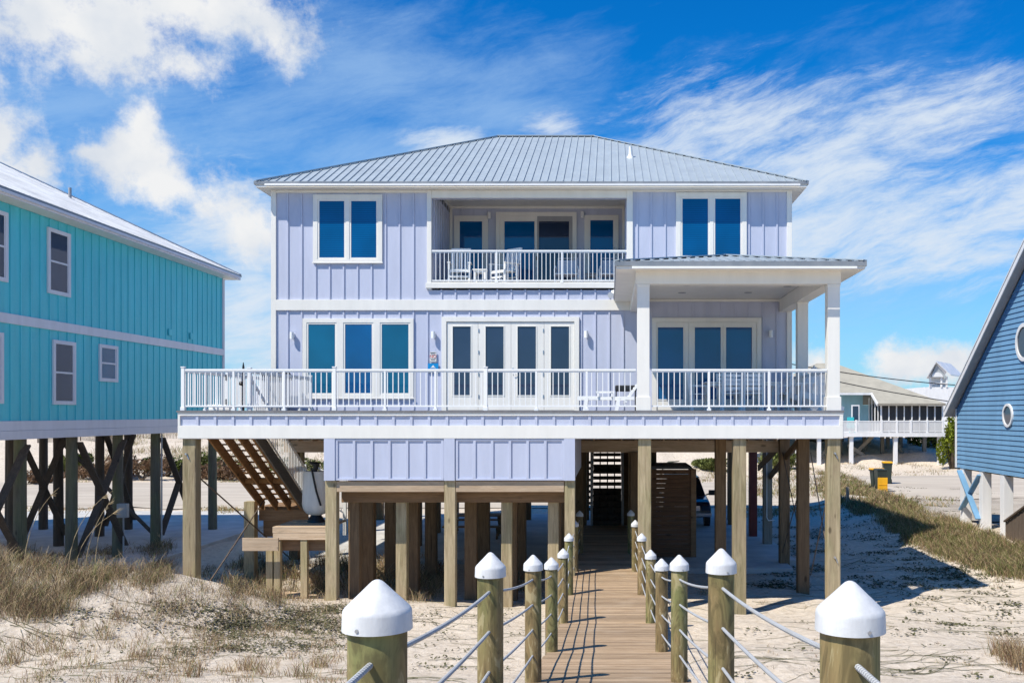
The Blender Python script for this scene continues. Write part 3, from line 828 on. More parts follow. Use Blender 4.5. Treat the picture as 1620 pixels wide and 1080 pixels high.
# ---- porch roof, beams, ceiling, columns
PE0, PE1, PY, PZ = .14, 5.72, DF - .36, 7.9
pa = (PE1 - PE0) / 2; pp = .21
pr_ = MB()
ax_ = (PE0 + PE1) / 2
V = [(PE0, PY, PZ), (PE1, PY, PZ), (PE1, DW, PZ), (PE0, DW, PZ), (ax_, PY + pa, PZ + pp * pa), (ax_, DW, PZ + pp * pa)]
pr_.add(V, [(0, 1, 4), (1, 2, 5, 4), (3, 0, 4, 5)])
xx = PE0 + .12
def rib2(a, b_): pr_.bar(Vector(a) + Vector((0, 0, .014)), Vector(b_) + Vector((0, 0, .014)), .05, .03)
while xx < PE1:
    run = min(xx - PE0, PE1 - xx); rib2((xx, PY - .02, PZ), (xx, PY + run, PZ + pp * run)); xx += .229
yy = PY + .12
while yy < DW - .05:
    run = min(yy - PY, pa); rib2((PE1 + .02, yy, PZ), (PE1 - run, yy, PZ + pp * run)); rib2((PE0 - .02, yy, PZ), (PE0 + run, yy, PZ + pp * run)); yy += .229
for a, b_ in ((V[0], V[4]), (V[1], V[4]), (V[4], V[5])): pr_.bar(Vector(a) + Vector((0, 0, .035)), Vector(b_) + Vector((0, 0, .035)), .16, .025)
pro = pr_.build('porch_roof', 'roof_metal', house)
MB().box(PE0 - .03, PE1 + .03, PY - .03, PY - .001, PZ - .1, PZ + .012).box(PE0 - .03, PE0 - .001, PY, DW - .06, PZ - .1, PZ + .01).box(PE1 + .001, PE1 + .03, PY, DW, PZ - .1, PZ + .01).build('drip_edge', 'roof_edge', pro)
pf = MB()
ZPS = 7.74
pf.box(PE0, PE1, PY, PY + .03, ZPS, PZ - .002); pf.box(PE0, PE0 + .03, PY + .031, DW - .055, ZPS, PZ - .003); pf.box(PE1 - .03, PE1, PY + .031, DW, ZPS, PZ - .003)
pf.box(PE0 + .031, PE1 - .031, PY + .031, DF, ZPS + .002, ZPS + .02)
pf.box(PE0 + .031, fx(1006), DF + .001, DW - .056, ZPS + .002, ZPS + .02); pf.box(fx(1331), PE1 - .031, DF + .001, DW, ZPS + .002, ZPS + .02)
pf.build('porch_soffit', 'white', house)
MB().box(PE0 + .35, PE1 - .2, PY - .1, PY - .031, PZ - .17, PZ - .115).build('porch_gutter', 'white_rail', house, bevel=.01)
bm_ = MB(); BZ = fz(449)
bx0, bx1 = fx(1006), fx(1330.5); bt = .34
bm_.box(bx0, bx1, DF, DF + bt, BZ, 7.8195)
bm_.box(bx0, bx0 + bt, DF + bt + .001, DW - .06, BZ, 7.819); bm_.box(bx1 - bt, bx1, DF + bt + .001, DW + .1, BZ, 7.819)
bm_.box(bx0 + bt, bx1 - bt, DF + bt + .001, DW - .002, 7.82, 7.86)
bm_.box(bx0 + bt + .001, wx(1250) - .3, DW - .08, DW - .003, 7.745, 7.815)
bm_.build('porch_beam', 'white', house, bevel=.005)
for px, py in ((1087, 452.5), (1196, 452), (1245.6, 454), (1079, 464), (1183.5, 463.7)):
    D = (7.8 - CZ) * F / (VY - py); x = X(px, D)
    MB().lathe([(.11, 7.812), (.11, 7.818)], x, D, 20).build('recessed_light', 'grey_trim', house)
def column(cx, cy, s_=.28):
    m_ = MB().cbox(cx, cy, ZD, BZ - .001, s_, s_).cbox(cx, cy, ZD, Z(627.5, cy) if cy < 23 else ZD + .32, s_ + .05, s_ + .05).cbox(cx, cy, BZ - .05, BZ - .002, s_ + .02, s_ + .02)
    m_.build('column', 'white', house, bevel=.006)
column(fx(1018), DF + .16); column(fx(1319.5), DF + .16); column(5.1, 25.2)

# ---- raised pool box under the deck
px0, px1 = fx(512.5), fx(909.5)
pb = MB().box(px0 + .02, px1 - .02, DF + .02, 27.0, fz(759.5), fz(693.4))
for a, b_ in ((530.5, 701.5), (720.8, 892.5)):
    a, b_ = fx(a), fx(b_); z0, z1 = fz(759.5), fz(694)
    pb.box(a, b_, DF - .008, DF + .019, z1 - .045, z1); pb.box(a, b_, DF - .008, DF + .019, z0, z0 + .045)
    for i_ in range(7):
        xc = a + .025 + (b_ - a - .05) * i_ / 6; pb.box(xc - .03, xc + .03, DF - .007, DF + .018, z0 + .046, z1 - .046)
for c_ in (fx(521.6), fx(711), fx(901)): pb.box(c_ - .125, c_ + .125, DF - .03, DF + .017, fz(759.8), fz(693.6))
pb.build('pool_enclosure', 'lilac', house, bevel=.003)
b1 = MB().box(fx(531.5), fx(701.8), DF + .05, DF + .12, fz(778), fz(761)).box(fx(720.5), fx(892), DF + .05, DF + .12, fz(778), fz(761))
b1.build('beam', 'raw_wood', house, bevel=.004)
b2 = MB().box(X(541, 22.2), X(893, 22.2), 22.15, 22.22, Z(794.4, 22.15), Z(778, 22.15) + .02)
for yb in (23.6, 25.1, 26.6): b2.box(px0 + .2, px1 - .2, yb, yb + .1, 2.5, 2.75)
for xb in (-6.1, -4.8, -3.6, -2.4, -1.3): b2.box(xb, xb + .05, 22.25, 27, 2.76, 2.96)
b2.build('beam', 'dark_beam', house, bevel=.004)

# ---- pilings (each its own part)
def piling(x, y, s_=.28, mat='piling_wood', zt_=3.95, label=None, rz=0, zg=None):
    zb_ = (H(x, y) if zg is None else zg) - .4
    m_ = MB().cbox(x, y, zb_, zt_, s_, s_)
    ob = m_.build('piling', mat, house, bevel=.012)
    if label: ob['label'] = label
    return ob
for px in (297.5,): piling(fx(px), DF + .2, .3)
for px in (522.5, 711): piling(fx(px), DF + .17, .255, zt_=fz(760))
piling(fx(901.3), DF + .17, .235, zt_=fz(760))
for px in (1020, 1171, 1320.5): piling(fx(px), DF + .2, .295)
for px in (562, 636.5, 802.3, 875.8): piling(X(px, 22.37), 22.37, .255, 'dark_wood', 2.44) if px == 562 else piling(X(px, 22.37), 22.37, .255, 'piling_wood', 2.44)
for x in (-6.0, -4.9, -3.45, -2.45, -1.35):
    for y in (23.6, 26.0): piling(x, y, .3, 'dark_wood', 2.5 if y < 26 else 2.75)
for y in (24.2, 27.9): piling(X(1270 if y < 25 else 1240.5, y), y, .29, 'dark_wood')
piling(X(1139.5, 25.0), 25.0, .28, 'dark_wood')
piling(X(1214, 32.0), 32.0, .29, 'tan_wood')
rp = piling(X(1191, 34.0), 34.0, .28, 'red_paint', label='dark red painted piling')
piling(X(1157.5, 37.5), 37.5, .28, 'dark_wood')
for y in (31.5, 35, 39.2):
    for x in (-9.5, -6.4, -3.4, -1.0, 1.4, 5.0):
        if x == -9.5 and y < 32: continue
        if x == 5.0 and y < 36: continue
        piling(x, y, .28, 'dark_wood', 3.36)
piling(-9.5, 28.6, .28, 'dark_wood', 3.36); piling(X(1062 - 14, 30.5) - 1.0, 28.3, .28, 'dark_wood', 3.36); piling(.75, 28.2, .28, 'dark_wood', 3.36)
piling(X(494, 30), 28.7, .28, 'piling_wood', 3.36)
# conduit on a piling
cx = X(1213, 31.8)
MB().tube([(cx, 31.8, 3.9), (cx, 31.8, Z(818, 31.8)), (cx + .06, 31.8, Z(823, 31.8)), (cx + .25, 31.8, Z(822, 31.8))], .018, 8).build('conduit', 'white_rail', house, smooth=True)
# knee braces and cable braces
kb = MB()
for (x0, y0, z0, x1, y1, z1) in ((X(1200, 33), 33, Z(740, 33), X(1236, 29), 29, Z(702, 29)), (X(1218, 32), 32, Z(754, 32), X(1262, 25.5), 25.5, Z(700, 25.5)), (X(1218, 32), 32, Z(722, 32), X(1240, 28), 28, Z(690, 28))):
    kb.bar((x0, y0, z0), (x1, y1, z1), .06, .2)
kb.split('brace', 'dark_wood', house)
cb_ = MB()
zc0 = .3
cb_.bar((5.05, 24.3, .5), (5.05, 27.8, 3.4), .02, .02).bar((5.05, 24.3, 3.3), (5.05, 27.8, .4), .02, .02)
cb_.bar((5.1, 21.95, .9), (5.1, 24.1, 3.5), .02, .02).bar((5.1, 21.95, 2.9), (5.1, 24.1, .4), .02, .02)
cb_.bar((fx(308), DF + .3, 3.0), (-9.5, 28.4, .1), .025, .025).bar((fx(308), DF + .3, .3), (-9.5, 28.4, 3.2), .025, .025)
cb_.split('brace_rod', 'fence_wood', house)
for px, py in ((293.5, 718), (1321.5, 717), (1321.5, 882)):
    MB().tube([(fx(px), DF + .06, fz(py)), (fx(px), DF + .0, fz(py))], [.035, .02], 8).tube([(fx(px) + .02, DF + .03, fz(py) - .02), (fx(px) + .06, DF + .03, fz(py) - .12)], .012, 6).build('bolt', 'steel', house)

# ---- left stair, descending away from the camera
st0 = Vector((0, 22.1, ZD - .25)); st1 = Vector((0, 26.2, 1.95))
stair = MB()
for x in (HX0 + .03, HX0 + .40, HX0 + .76, HX1 - .06): stair.bar((x, st0.y, st0.z), (x, st1.y, st1.z), .045, .26)
so = stair.build('stair', 'stair_wood', house)
td = MB()
for i_ in range(15):
    t_ = (i_ + .5) / 15; y = st0.y + (st1.y - st0.y) * t_; z = st0.z + (st1.z - st0.z) * t_ + .15
    td.box(HX0 + .055, HX1 - .09, y - .125, y + .122, z - .035, z)
td.build('tread', 'stair_wood', so)
MB().bar((HX1 - .0, st0.y - .1, st0.z + .1), (HX1 - .0, st1.y, st1.z + .02), .04, .34).build('stringer', 'stringer_grey', so)
MB().box(HX0, HX1 + .02, 24.8, 24.86, 2.68, 2.8).build('cross_beam', 'stair_wood', so)
hr = MB(); up = Vector((0, 0, 1))
a = Vector((HX1 + .02, 22.2, 4.45)); b_ = Vector((HX1 + .02, 26.2, 2.1))
hr.bar(a + up * .9, b_ + up * .9, .05, .05).bar(a + up * .12, b_ + up * .12, .035, .035)
for i_ in range(34):
    p = a.lerp(b_, i_ / 33); hr.bar(p + up * .12, p + up * .88, .019, .019, (0, 1, 0))
hr.cbox(b_.x, b_.y, 1.95, 3.1, .09, .09)
# landing rail running right
a2 = Vector((HX1 + .02, 27.35, 2.0)); b3 = Vector((-7.65, 27.35, 1.5))
hr.bar(a2 + up * .95, b3 + up * .95, .05, .05).bar(a2 + up * .12, b3 + up * .12, .035, .035)
for i_ in range(9):
    p = a2.lerp(b3, i_ / 8); hr.bar(p + up * .12, p + up * .93, .019, .019, (0, 1, 0))
hr.cbox(b3.x, b3.y, 1.0, 2.6, .09, .09)
hr.build('handrail', 'white_rail', so)
ld = MB().box(HX0 - .1, HX1 + .1, 26.25, 27.5, 1.86, 1.93)
ld.box(HX0 - .1, HX1 + .1, 26.2, 26.249, 1.55, 1.86)
ld.build('landing', 'dark_beam', so)
MB().cbox(X(397, 26.0), 26.0, H(-9.7, 26) - .3, 2.1, .28, .28).build('post', 'piling_wood', so)
MB().box(X(452, 25.9), X(505, 27.4), 26.4, 26.44, 1.25, 1.75).box(HX0, HX1, 26.26, 26.3, 1.1, 1.54).build('skirt_board', 'dark_beam', so)

# ---- rear stairs seen under the house
rs = MB(); D0, D1 = 31.5, 35.3
xl, xr = X(936, D0), X(985, D0)
ro_ = MB()
for x in (xl, xr): ro_.bar((x, D0 - .05, .85), (x, D1, 4.0), .05, .3); ro_.cbox(x, D0 - .1, .6, 3.9, .08, .08)
ro = ro_.build('rear_stair', 'grey_trim', house)
tdm = MB()
for i_ in range(16):
    t_ = (i_ + .5) / 16; y = D0 + (D1 - D0) * t_; z = .85 + 3.1 * t_
    tdm.box(xl + .03, xr - .03, y - .14, y + .14, z - (.11 if i_ in (6, 7, 8, 10, 11, 12) else .2), z)
for x in (xl + .26, xl + .52, xl + .77): tdm.bar((x, D0, .75), (x, D1, 3.85), .04, .2)
tdm.build('tread', 'brace_dark', ro)
sd = MB()
for i_ in range(9): sd.box(X(916, 39) - 0, X(935, 39), 39.2, 39.26, .5 + i_ * .24, .62 + i_ * .24)
sd.box(X(914, 39), X(935, 39), 39.3, 39.36, 2.95, 3.9).cbox(X(915, 38.6), 38.6, 0, 3.9, .25, .25)
sd.build('slat', 'dark_wood', ro)
wl2 = MB().box(X(987, 34), X(1002, 30), 34.0, 34.1, .1, 3.9).box(.9, 1.0, 30.5, 34, .1, 3.6)
wl2.build('stair_wall', 'dark_beam', house)

# ------------------------------------------------------------------ timber landing box beside the pool enclosure
tl = thing('timber_platform', (-7.3, 23.0, H(-7.3, 23.0)), 'pale timber step platform beside the foot of the left stair', 'platform')
Yp = 22.3
x0p, x1p = X(431, Yp), -6.62
MB().box(x0p, x1p, Yp, Yp + 1.48, Z(833, Yp) - .04, Z(833, Yp)).build('deck_board', 'raw_wood', tl, bevel=.004)
MB().box(x0p, x1p, Yp + .002, Yp + .05, Z(842.8, Yp), Z(833, Yp) - .042).box(x0p + .01, x1p, Yp + .004, Yp + .05, Z(853.5, Yp), Z(843.2, Yp)).build('rim_board', 'raw_wood', tl, bevel=.004)
MB().box(x0p + .12, x1p, Yp + .15, Yp + .2, Z(872, Yp), Z(853, Yp)).build('joist', 'dark_beam', tl)
MB().box(X(383, Yp - .3), X(440, Yp - .3), Yp - .3, Yp - .25, Z(871, Yp - .3), Z(850.5, Yp - .3)).build('front_board', 'raw_wood', tl, bevel=.004)
for px in (427.5, 440, 482): 
    xq = X(px, Yp + .1); MB().cbox(xq, Yp + .1, H(xq, Yp) - .2, Z(853, Yp), .15, .15).build('leg', 'piling_wood', tl)
hx_, hy_ = X(500, 23.3), 23.3
kyk = thing('upright_hull', (hx_, hy_, Z(833, Yp)), 'pale rounded hull standing on end with a black strap beside the lilac enclosure', 'kayak')
hb = MB(); prof_h = []
zb0, zt0 = Z(817, hy_), Z(745, hy_)
n = 20
for i_ in range(15):
    t_ = i_ / 14; z = zb0 + (zt0 - zb0) * t_
    rr = .34 * (1 - (1 - min(1, t_ * 3.2)) ** 2.2) ** .5 * (1 - .1 * t_ ** 2)
    for a in range(n):
        an = 2 * math.pi * a / n; hb.v.append((hx_ + .0 + max(rr, .02) * math.cos(an), hy_ + max(rr, .02) * .8 * math.sin(an), z))
for i_ in range(14):
    for a in range(n): hb.f.append((i_ * n + a, i_ * n + (a + 1) % n, (i_ + 1) * n + (a + 1) % n, (i_ + 1) * n + a))
hb.f.append(tuple(range(n))); hb.f.append(tuple(range(14 * n, 15 * n)))
hb.build('hull', 'hull', kyk, smooth=True)
MB().tube([(hx_ - .02, hy_ - .3, zt0 + .1), (hx_ + .1, hy_ - .31, (zt0 + zb0) / 2 + .1), (hx_ + .2, hy_ - .28, zb0 + .3)], .025, 6).build('strap', 'black', kyk)
MB().lathe([(.22, Z(833, Yp) + .0), (.2, Z(833, Yp) + .06), (.12, zb0 + .05)], hx_, hy_, 14).build('base', 'black', kyk)
MB().tube([(hx_ + .0, hy_ - .1, zt0), (hx_ + .05, hy_ - .1, zt0 + .18), (hx_ - .12, hy_ - .12, zt0 + .22)], [.06, .09, .03], 8).build('handle', 'black', kyk)

# ------------------------------------------------------------------ slatted enclosure, picnic benches, car
en = thing('slatted_enclosure', (X(1066, 29), 29.6, .12), 'brown horizontal board enclosure with flat dark top under the deck', 'enclosure')
ex0, ex1 = X(1030, 29) - .12, X(1093, 29)
em = MB(); zt_, zb_ = Z(742, 29), .1
nb = 19
for i_ in range(nb):
    z0 = zb_ + (zt_ - zb_) * i_ / nb; z1 = zb_ + (zt_ - zb_) * (i_ + 1) / nb - .008
    em.box(ex0, ex1, 29.0 + (i_ % 2) * .004, 29.03 + (i_ % 2) * .004, z0, z1)
    em.box(ex1 + .1, ex1 + .13, 29.1, 31.2, z0, z1)
em.build('wall_board', 'slat_wood', en)
MB().box(ex1, ex1 + .16, 28.96, 29.1, zb_, zt_ + .01).build('corner_post', 'dark_beam', en)
MB().box(ex0 - .05, ex1 + .02, 28.9, 31.3, zt_ + .012, zt_ + .09).build('top', 'black', en)
def bench(x, y, lab):
    t_ = thing('picnic_bench', (x, y, .12), lab, 'bench', 'benches in the shade under the house')
    MB().box(x - 1.1, x + 1.1, y - .15, y + .15, .52, .57).build('seat', 'dark_beam', t_)
    for s_ in (-.8, .8): MB().bar((x + s_, y - .12, .12), (x + s_, y + .12, .52), .06, .06).bar((x + s_, y + .12, .12), (x + s_, y - .12, .52), .06, .06).build('leg', 'dark_wood', t_)
bench(-4.75, 33.2, 'low dark bench, nearer of two in the shade under the house')
bench(-4.9, 35.4, 'low dark bench, farther of two in the shade under the house')
pt = thing('picnic_table', (-4.8, 34.3, .12), 'dark picnic table between two low benches under the house', 'table')
MB().box(-5.9, -3.7, 33.9, 34.7, .82, .87).build('tabletop', 'dark_beam', pt)
for s_ in (-5.6, -4.0): MB().bar((s_, 33.95, .12), (s_, 34.65, .82), .07, .07).bar((s_, 34.65, .12), (s_, 33.95, .82), .07, .07).build('leg', 'dark_wood', pt)

car = thing('parked_car', (2.95, 38.4, .12), 'dark blue suv with chrome bumper parked facing the camera behind the slatted enclosure', 'car')
cx, cy, cz = 2.95, 36.3, .12
cw = .93
prof_c = [(0, .42), (0, .78), (.12, .98), (.5, 1.06), (1.15, 1.12), (1.25, 1.14), (4.6, 1.14), (4.75, .9), (4.75, .42)]
bd = MB()
def loft(mb, prof, w0, w1, zmid):
    n = len(prof); o_ = len(mb.v)
    for sgn in (-1, 1):
        for (yy_, zz_) in prof:
            ww = w0 if zz_ < zmid else w1
            mb.v.append((cx + sgn * ww, cy + yy_, cz + zz_))
    mb.f.append(tuple(range(o_, o_ + n))); mb.f.append(tuple(range(o_ + 2 * n - 1, o_ + n - 1, -1)))
    for i_ in range(n): mb.f.append((o_ + i_, o_ + n + i_, o_ + n + (i_ + 1) % n, o_ + (i_ + 1) % n))
loft(bd, prof_c, cw, cw - .05, .9)
bdo = bd.build('body', 'car_paint', car, bevel=.05)
cab = MB(); o_ = [(1.25, 1.13, .84), (1.95, 1.78, .66), (4.0, 1.8, .66), (4.6, 1.13, .84)]
for sgn in (-1, 1):
    for yy_, zz_, ww in o_: cab.v.append((cx + sgn * ww, cy + yy_, cz + zz_))
cab.f += [(0, 1, 2, 3), (7, 6, 5, 4), (1, 5, 6, 2), (0, 4, 5, 1), (2, 6, 7, 3)]
cab.build('cabin', 'car_glass', car, bevel=.03)
MB().box(cx - .66, cx + .66, cy + 1.95, cy + 4.0, cz + 1.79, cz + 1.83).build('roof', 'car_paint', car, bevel=.015)
MB().box(cx - .5, cx + .5, cy - .02, cy + .0, cz + .66, cz + .86).build('grille', 'chrome', car, bevel=.01)
for s_ in (-1, 1):
    MB().box(cx + s_ * .55, cx + s_ * .88, cy - .025, cy + .05, cz + .66, cz + .86).build('headlight', 'glass_old', car, bevel=.02)
    m_ = MB().tube([(cx + s_ * .86, cy + 1.5, cz + 1.14), (cx + s_ * 1.0, cy + 1.45, cz + 1.2)], .03, 6).box(cx + s_ * .98, cx + s_ * 1.22, cy + 1.4, cy + 1.52, cz + 1.14, cz + 1.34)
    m_.build('mirror', 'black', car, bevel=.02)
    for yw in (.85, 3.9):
        wh = MB().tube([(cx + s_ * (cw - .2), cy + yw, cz + .37), (cx + s_ * (cw + .02), cy + yw, cz + .37)], .37, 24)
        wo = wh.build('wheel', 'rubber', car, smooth=True)
        MB().tube([(cx + s_ * (cw + .0), cy + yw, cz + .37), (cx + s_ * (cw + .03), cy + yw, cz + .37)], .22, 16).build('rim', 'chrome', wo)
MB().box(cx - .93, cx + .93, cy - .1, cy + .08, cz + .44, cz + .6).build('bumper', 'chrome', car, bevel=.03)

# ------------------------------------------------------------------ signs
sg = thing('wall_sign', (wx(685.5), DW - .03, wz(565)), 'small white notice with red NO on the lilac wall beside the french doors', 'sign')
sx0, sx1, sz1, sz0 = wx(680.4), wx(690.8), wz(556.5), wz(573)
MB().box(sx0, sx1, DW - .05, DW - .034, sz0, sz1).build('board', 'sign_white', sg)
def text(body, size, x, y, z, mat, parent, ext=.002):
    cu_ = bpy.data.curves.new('lettering', 'FONT'); cu_.body = body; cu_.size = size; cu_.align_x = 'CENTER'; cu_.align_y = 'CENTER'; cu_.extrude = ext
    tmp = bpy.data.objects.new('tmp', cu_); COL.objects.link(tmp)
    bpy.context.view_layer.update()
    me = bpy.data.meshes.new_from_object(tmp); bpy.data.objects.remove(tmp)
    me.materials.clear(); me.materials.append(MATS[mat])
    ob = bpy.data.objects.new('lettering', me); COL.objects.link(ob); ob.rotation_euler = (R(90), 0, 0)
    o3 = WL[parent.name]; ob.location = (x - o3.x, y - o3.y, z - o3.z); ob.parent = parent
    return ob
xm = (sx0 + sx1) / 2
text('NO', .125, xm, DW - .053, wz(564), 'sign_red', sg)
ln = MB()
for yy_, ww in ((557.8, .09), (558.9, .06), (561.0, .07), (567.3, .08), (569.2, .06), (571.8, .09)): ln.box(xm - ww, xm + ww, DW - .054, DW - .0505, wz(yy_) - .007, wz(yy_) + .007)
ln.build('small_print', 'sign_ink', sg)
s2_ = thing('wall_sign', (wx(685.6), DW - .03, wz(580)), 'bright blue notice with white wave emblem below the white notice', 'sign')
MB().box(wx(677.3), wx(694), DW - .05, DW - .034, wz(589), wz(574.8)).build('board', 'sign_blue', s2_)
em_ = MB(); cxs, czs = wx(685.6), wz(580.2)
pts = [(-.14, -.06), (-.08, -.02), (-.03, .05), (.01, .075), (.05, .05), (.04, .01), (.09, -.02), (.14, -.06), (.05, -.045), (-.04, -.045)]
em_.prism([(cxs + a * .62, czs + b_ * .62) for a, b_ in pts], 'Y', DW - .054, DW - .0505)
for dz in (-.085, -.115): em_.box(cxs - .11, cxs + .11, DW - .054, DW - .0505, czs + dz - .007, czs + dz + .007)
em_.build('emblem', 'sign_white', s2_)

# ------------------------------------------------------------------ furniture
def make_rocker():
    t_ = thing('rocking_chair', (0, 0, 0), 'x', 'chair', 'white rocking chairs on the balcony', local=True)
    s_ = MB()
    for i_ in range(7): s_.box(-.27, .27, -.27 + i_ * .08, -.205 + i_ * .08, .40, .42)
    s_.box(-.27, .27, -.29, -.27, .34, .42).build('seat', 'plastic_white', t_)
    b_ = MB()
    for i_ in range(6): x = -.2 + i_ * .08; b_.bar((x, .25, .46), (x, .43, 1.08), .045, .018, (0, 1, 0))
    b_.bar((-.27, .44, 1.12), (.27, .44, 1.12), .03, .09).bar((-.25, .27, .5), (.25, .27, .5), .03, .06)
    b_.bar((-.27, .22, .3), (-.27, .46, 1.16), .045, .045).bar((.27, .22, .3), (.27, .46, 1.16), .045, .045).build('backrest', 'plastic_white', t_)
    for s in (-1, 1):
        MB().bar((s * .3, -.3, .63), (s * .3, .34, .66), .09, .03).build('armrest', 'plastic_white', t_)
        MB().bar((s * .3, -.26, .07), (s * .3, -.26, .62), .05, .05).build('leg', 'plastic_white', t_)
        MB().bar((s * .3, .25, .07), (s * .3, .27, .5), .05, .05).build('leg', 'plastic_white', t_)
        MB().tube([(s * .3, -.48, .1), (s * .3, -.25, .045), (s * .3, 0, .03), (s * .3, .3, .045), (s * .3, .62, .13)], .028, 6).build('rocker', 'plastic_white', t_)
    MB().bar((-.3, -.26, .22), (.3, -.26, .22), .03, .05).bar((-.3, .25, .25), (.3, .25, .25), .03, .04).split('stretcher', 'plastic_white', t_)
    return t_
rk = make_rocker()
yb = 28.12
place(rk, False, (X(727.5, yb), yb, ZB), R(4), 'white rocking chair facing out at the left end of the balcony')
place(rk, True, (X(797, yb), yb + .1, ZB), R(-38), 'white rocking chair turned sideways between side table and sliding door')
def make_table(nm, w_, d_, h_, lab, mat='plastic_white', cat='table', grp=None):
    t_ = thing(nm, (0, 0, 0), lab, cat, grp, local=True)
    tp = MB()
    n = max(3, int(d_ / .12))
    for i_ in range(n): tp.box(-w_ / 2, w_ / 2, -d_ / 2 + i_ * d_ / n, -d_ / 2 + (i_ + 1) * d_ / n - .012, h_ - .03, h_)
    tp.build('tabletop', mat, t_, bevel=.004)
    MB().box(-w_ / 2 + .05, w_ / 2 - .05, -d_ / 2 + .05, -d_ / 2 + .08, h_ - .1, h_ - .031).box(-w_ / 2 + .05, w_ / 2 - .05, d_ / 2 - .08, d_ / 2 - .05, h_ - .1, h_ - .031).build('apron', mat, t_)
    for sx_ in (-1, 1):
        for sy_ in (-1, 1): MB().bar((sx_ * (w_ / 2 - .06), sy_ * (d_ / 2 - .06), 0), (sx_ * (w_ / 2 - .06), sy_ * (d_ / 2 - .06), h_ - .031), .06, .06, (0, 1, 0)).build('leg', mat, t_)
    return t_
t_ = make_table('side_table', .42, .42, .45, 'small white side table between the two rocking chairs', grp='side tables on the balcony'); t_.location = (X(760, yb), yb, ZB)
t_ = make_table('side_table', .42, .42, .45, 'small grey side table between the two lounge chairs', 'grey_trim', grp='side tables on the balcony'); t_.location = (X(935, 28.9), 28.9, ZB)
def make_lounge():
    t_ = thing('lounge_chair', (0, 0, 0), 'x', 'chair', 'grey strap lounge chairs on the balcony', local=True)
    s_ = MB()
    for i_ in range(12): s_.box(-.3, .3, -.35 + i_ * .06, -.31 + i_ * .06, .36, .375)
    s_.build('seat', 'teal_trim', t_)
    b_ = MB()
    for i_ in range(12): tt = i_ / 12; b_.box(-.27, .27, .36 + .2 * tt - .008, .36 + .2 * tt + .008, .42 + .5 * tt, .455 + .5 * tt)
    b_.build('backrest', 'teal_trim', t_)
    MB().tube([(-.33, .35, .38), (-.3, .58, .98), (.3, .58, .98), (.33, .35, .38)], .018, 8).build('back_frame', 'teal_trim', t_)
    for s in (-1, 1):
        MB().tube([(s * .34, -.4, 0), (s * .36, -.36, .5), (s * .33, -.28, .6), (s * .34, .3, .6), (s * .34, .45, .6)], .02, 8).tube([(s * .34, -.3, .37), (s * .34, .4, .37), (s * .34, .5, 0)], .018, 8).build('arm_frame', 'plastic_white', t_)
    MB().tube([(-.34, -.36, .37), (.34, -.36, .37)], .02, 8).build('front_bar', 'plastic_white', t_)
    return t_
lc = make_lounge()
place(lc, False, (X(897, 28.7), 28.7, ZB), 0, 'grey strap lounge chair in front of the dark screen door')
place(lc, True, (X(967, 28.7), 28.7, ZB), 0, 'grey strap lounge chair under the right balcony window')
# deck sun lounger
ch = thing('sun_lounger', (X(952, 24.2), 24.2, ZD), 'white slatted sun lounger with raised back beside the left porch column', 'lounger')
ly = 24.2; lx0, lx1 = X(914, ly), X(1003, ly)
ZZ = lambda py: Z(py, ly)
for s in (-.3, .3): MB().bar((lx0, ly + s, ZZ(630)), (lx1, ly + s, ZZ(630)), .04, .09).build('side_rail', 'plastic_white', ch)
sl2 = MB(); nsl = 10
for i_ in range(nsl): x = lx0 + .03 + i_ * .085; sl2.box(x, x + .07, ly - .28, ly + .28, ZZ(628), ZZ(628) + .02)
sl2.build('seat', 'plastic_white', ch)
bk = MB(); a = Vector((X(989, ly), ly, ZZ(636))); b_ = Vector((X(1013, ly), ly, ZZ(602)))
for i_ in range(9): p = a.lerp(b_, i_ / 8); bk.box(p.x - .035, p.x + .02, ly - .28, ly + .28, p.z - .03, p.z + .03)
for s in (-.29, .29): bk.bar(a + Vector((0, s, 0)), b_ + Vector((0, s, 0)), .04, .06)
bk.build('backrest', 'plastic_white', ch)
for px in (925, 975):
    for s in (-.3, .3): MB().bar((X(px, ly), ly + s, ZD), (X(px + 4, ly), ly + s, ZZ(628)), .09, .05).build('leg', 'plastic_white', ch)
for s in (-.34, .34): MB().bar((X(943, ly), ly + s, ZZ(620)), (X(972, ly), ly + s, ZZ(620)), .06, .03).bar((X(946, ly), ly + s, ZZ(628)), (X(946, ly), ly + s, ZZ(620)), .04, .04).bar((X(968, ly), ly + s, ZZ(628)), (X(968, ly), ly + s, ZZ(620)), .04, .04).build('armrest', 'plastic_white', ch)
gr_ = thing('charcoal_grill', (X(990, 26.6), 26.6, ZD), 'small black grill box on legs behind the sun lounger', 'grill')
gx_, gy_ = X(990, 26.6), 26.6
MB().box(gx_ - .3, gx_ + .3, gy_ - .2, gy_ + .2, ZD + .55, ZD + .72).build('body', 'black', gr_, bevel=.03)
MB().box(gx_ - .3, gx_ + .3, gy_ - .2, gy_ + .2, ZD + .12, ZD + .15).build('shelf', 'black', gr_)
for sx_ in (-.27, .27):
    for sy_ in (-.17, .17): MB().cbox(gx_ + sx_, gy_ + sy_, ZD, ZD + .56, .03, .03).build('leg', 'black', gr_)
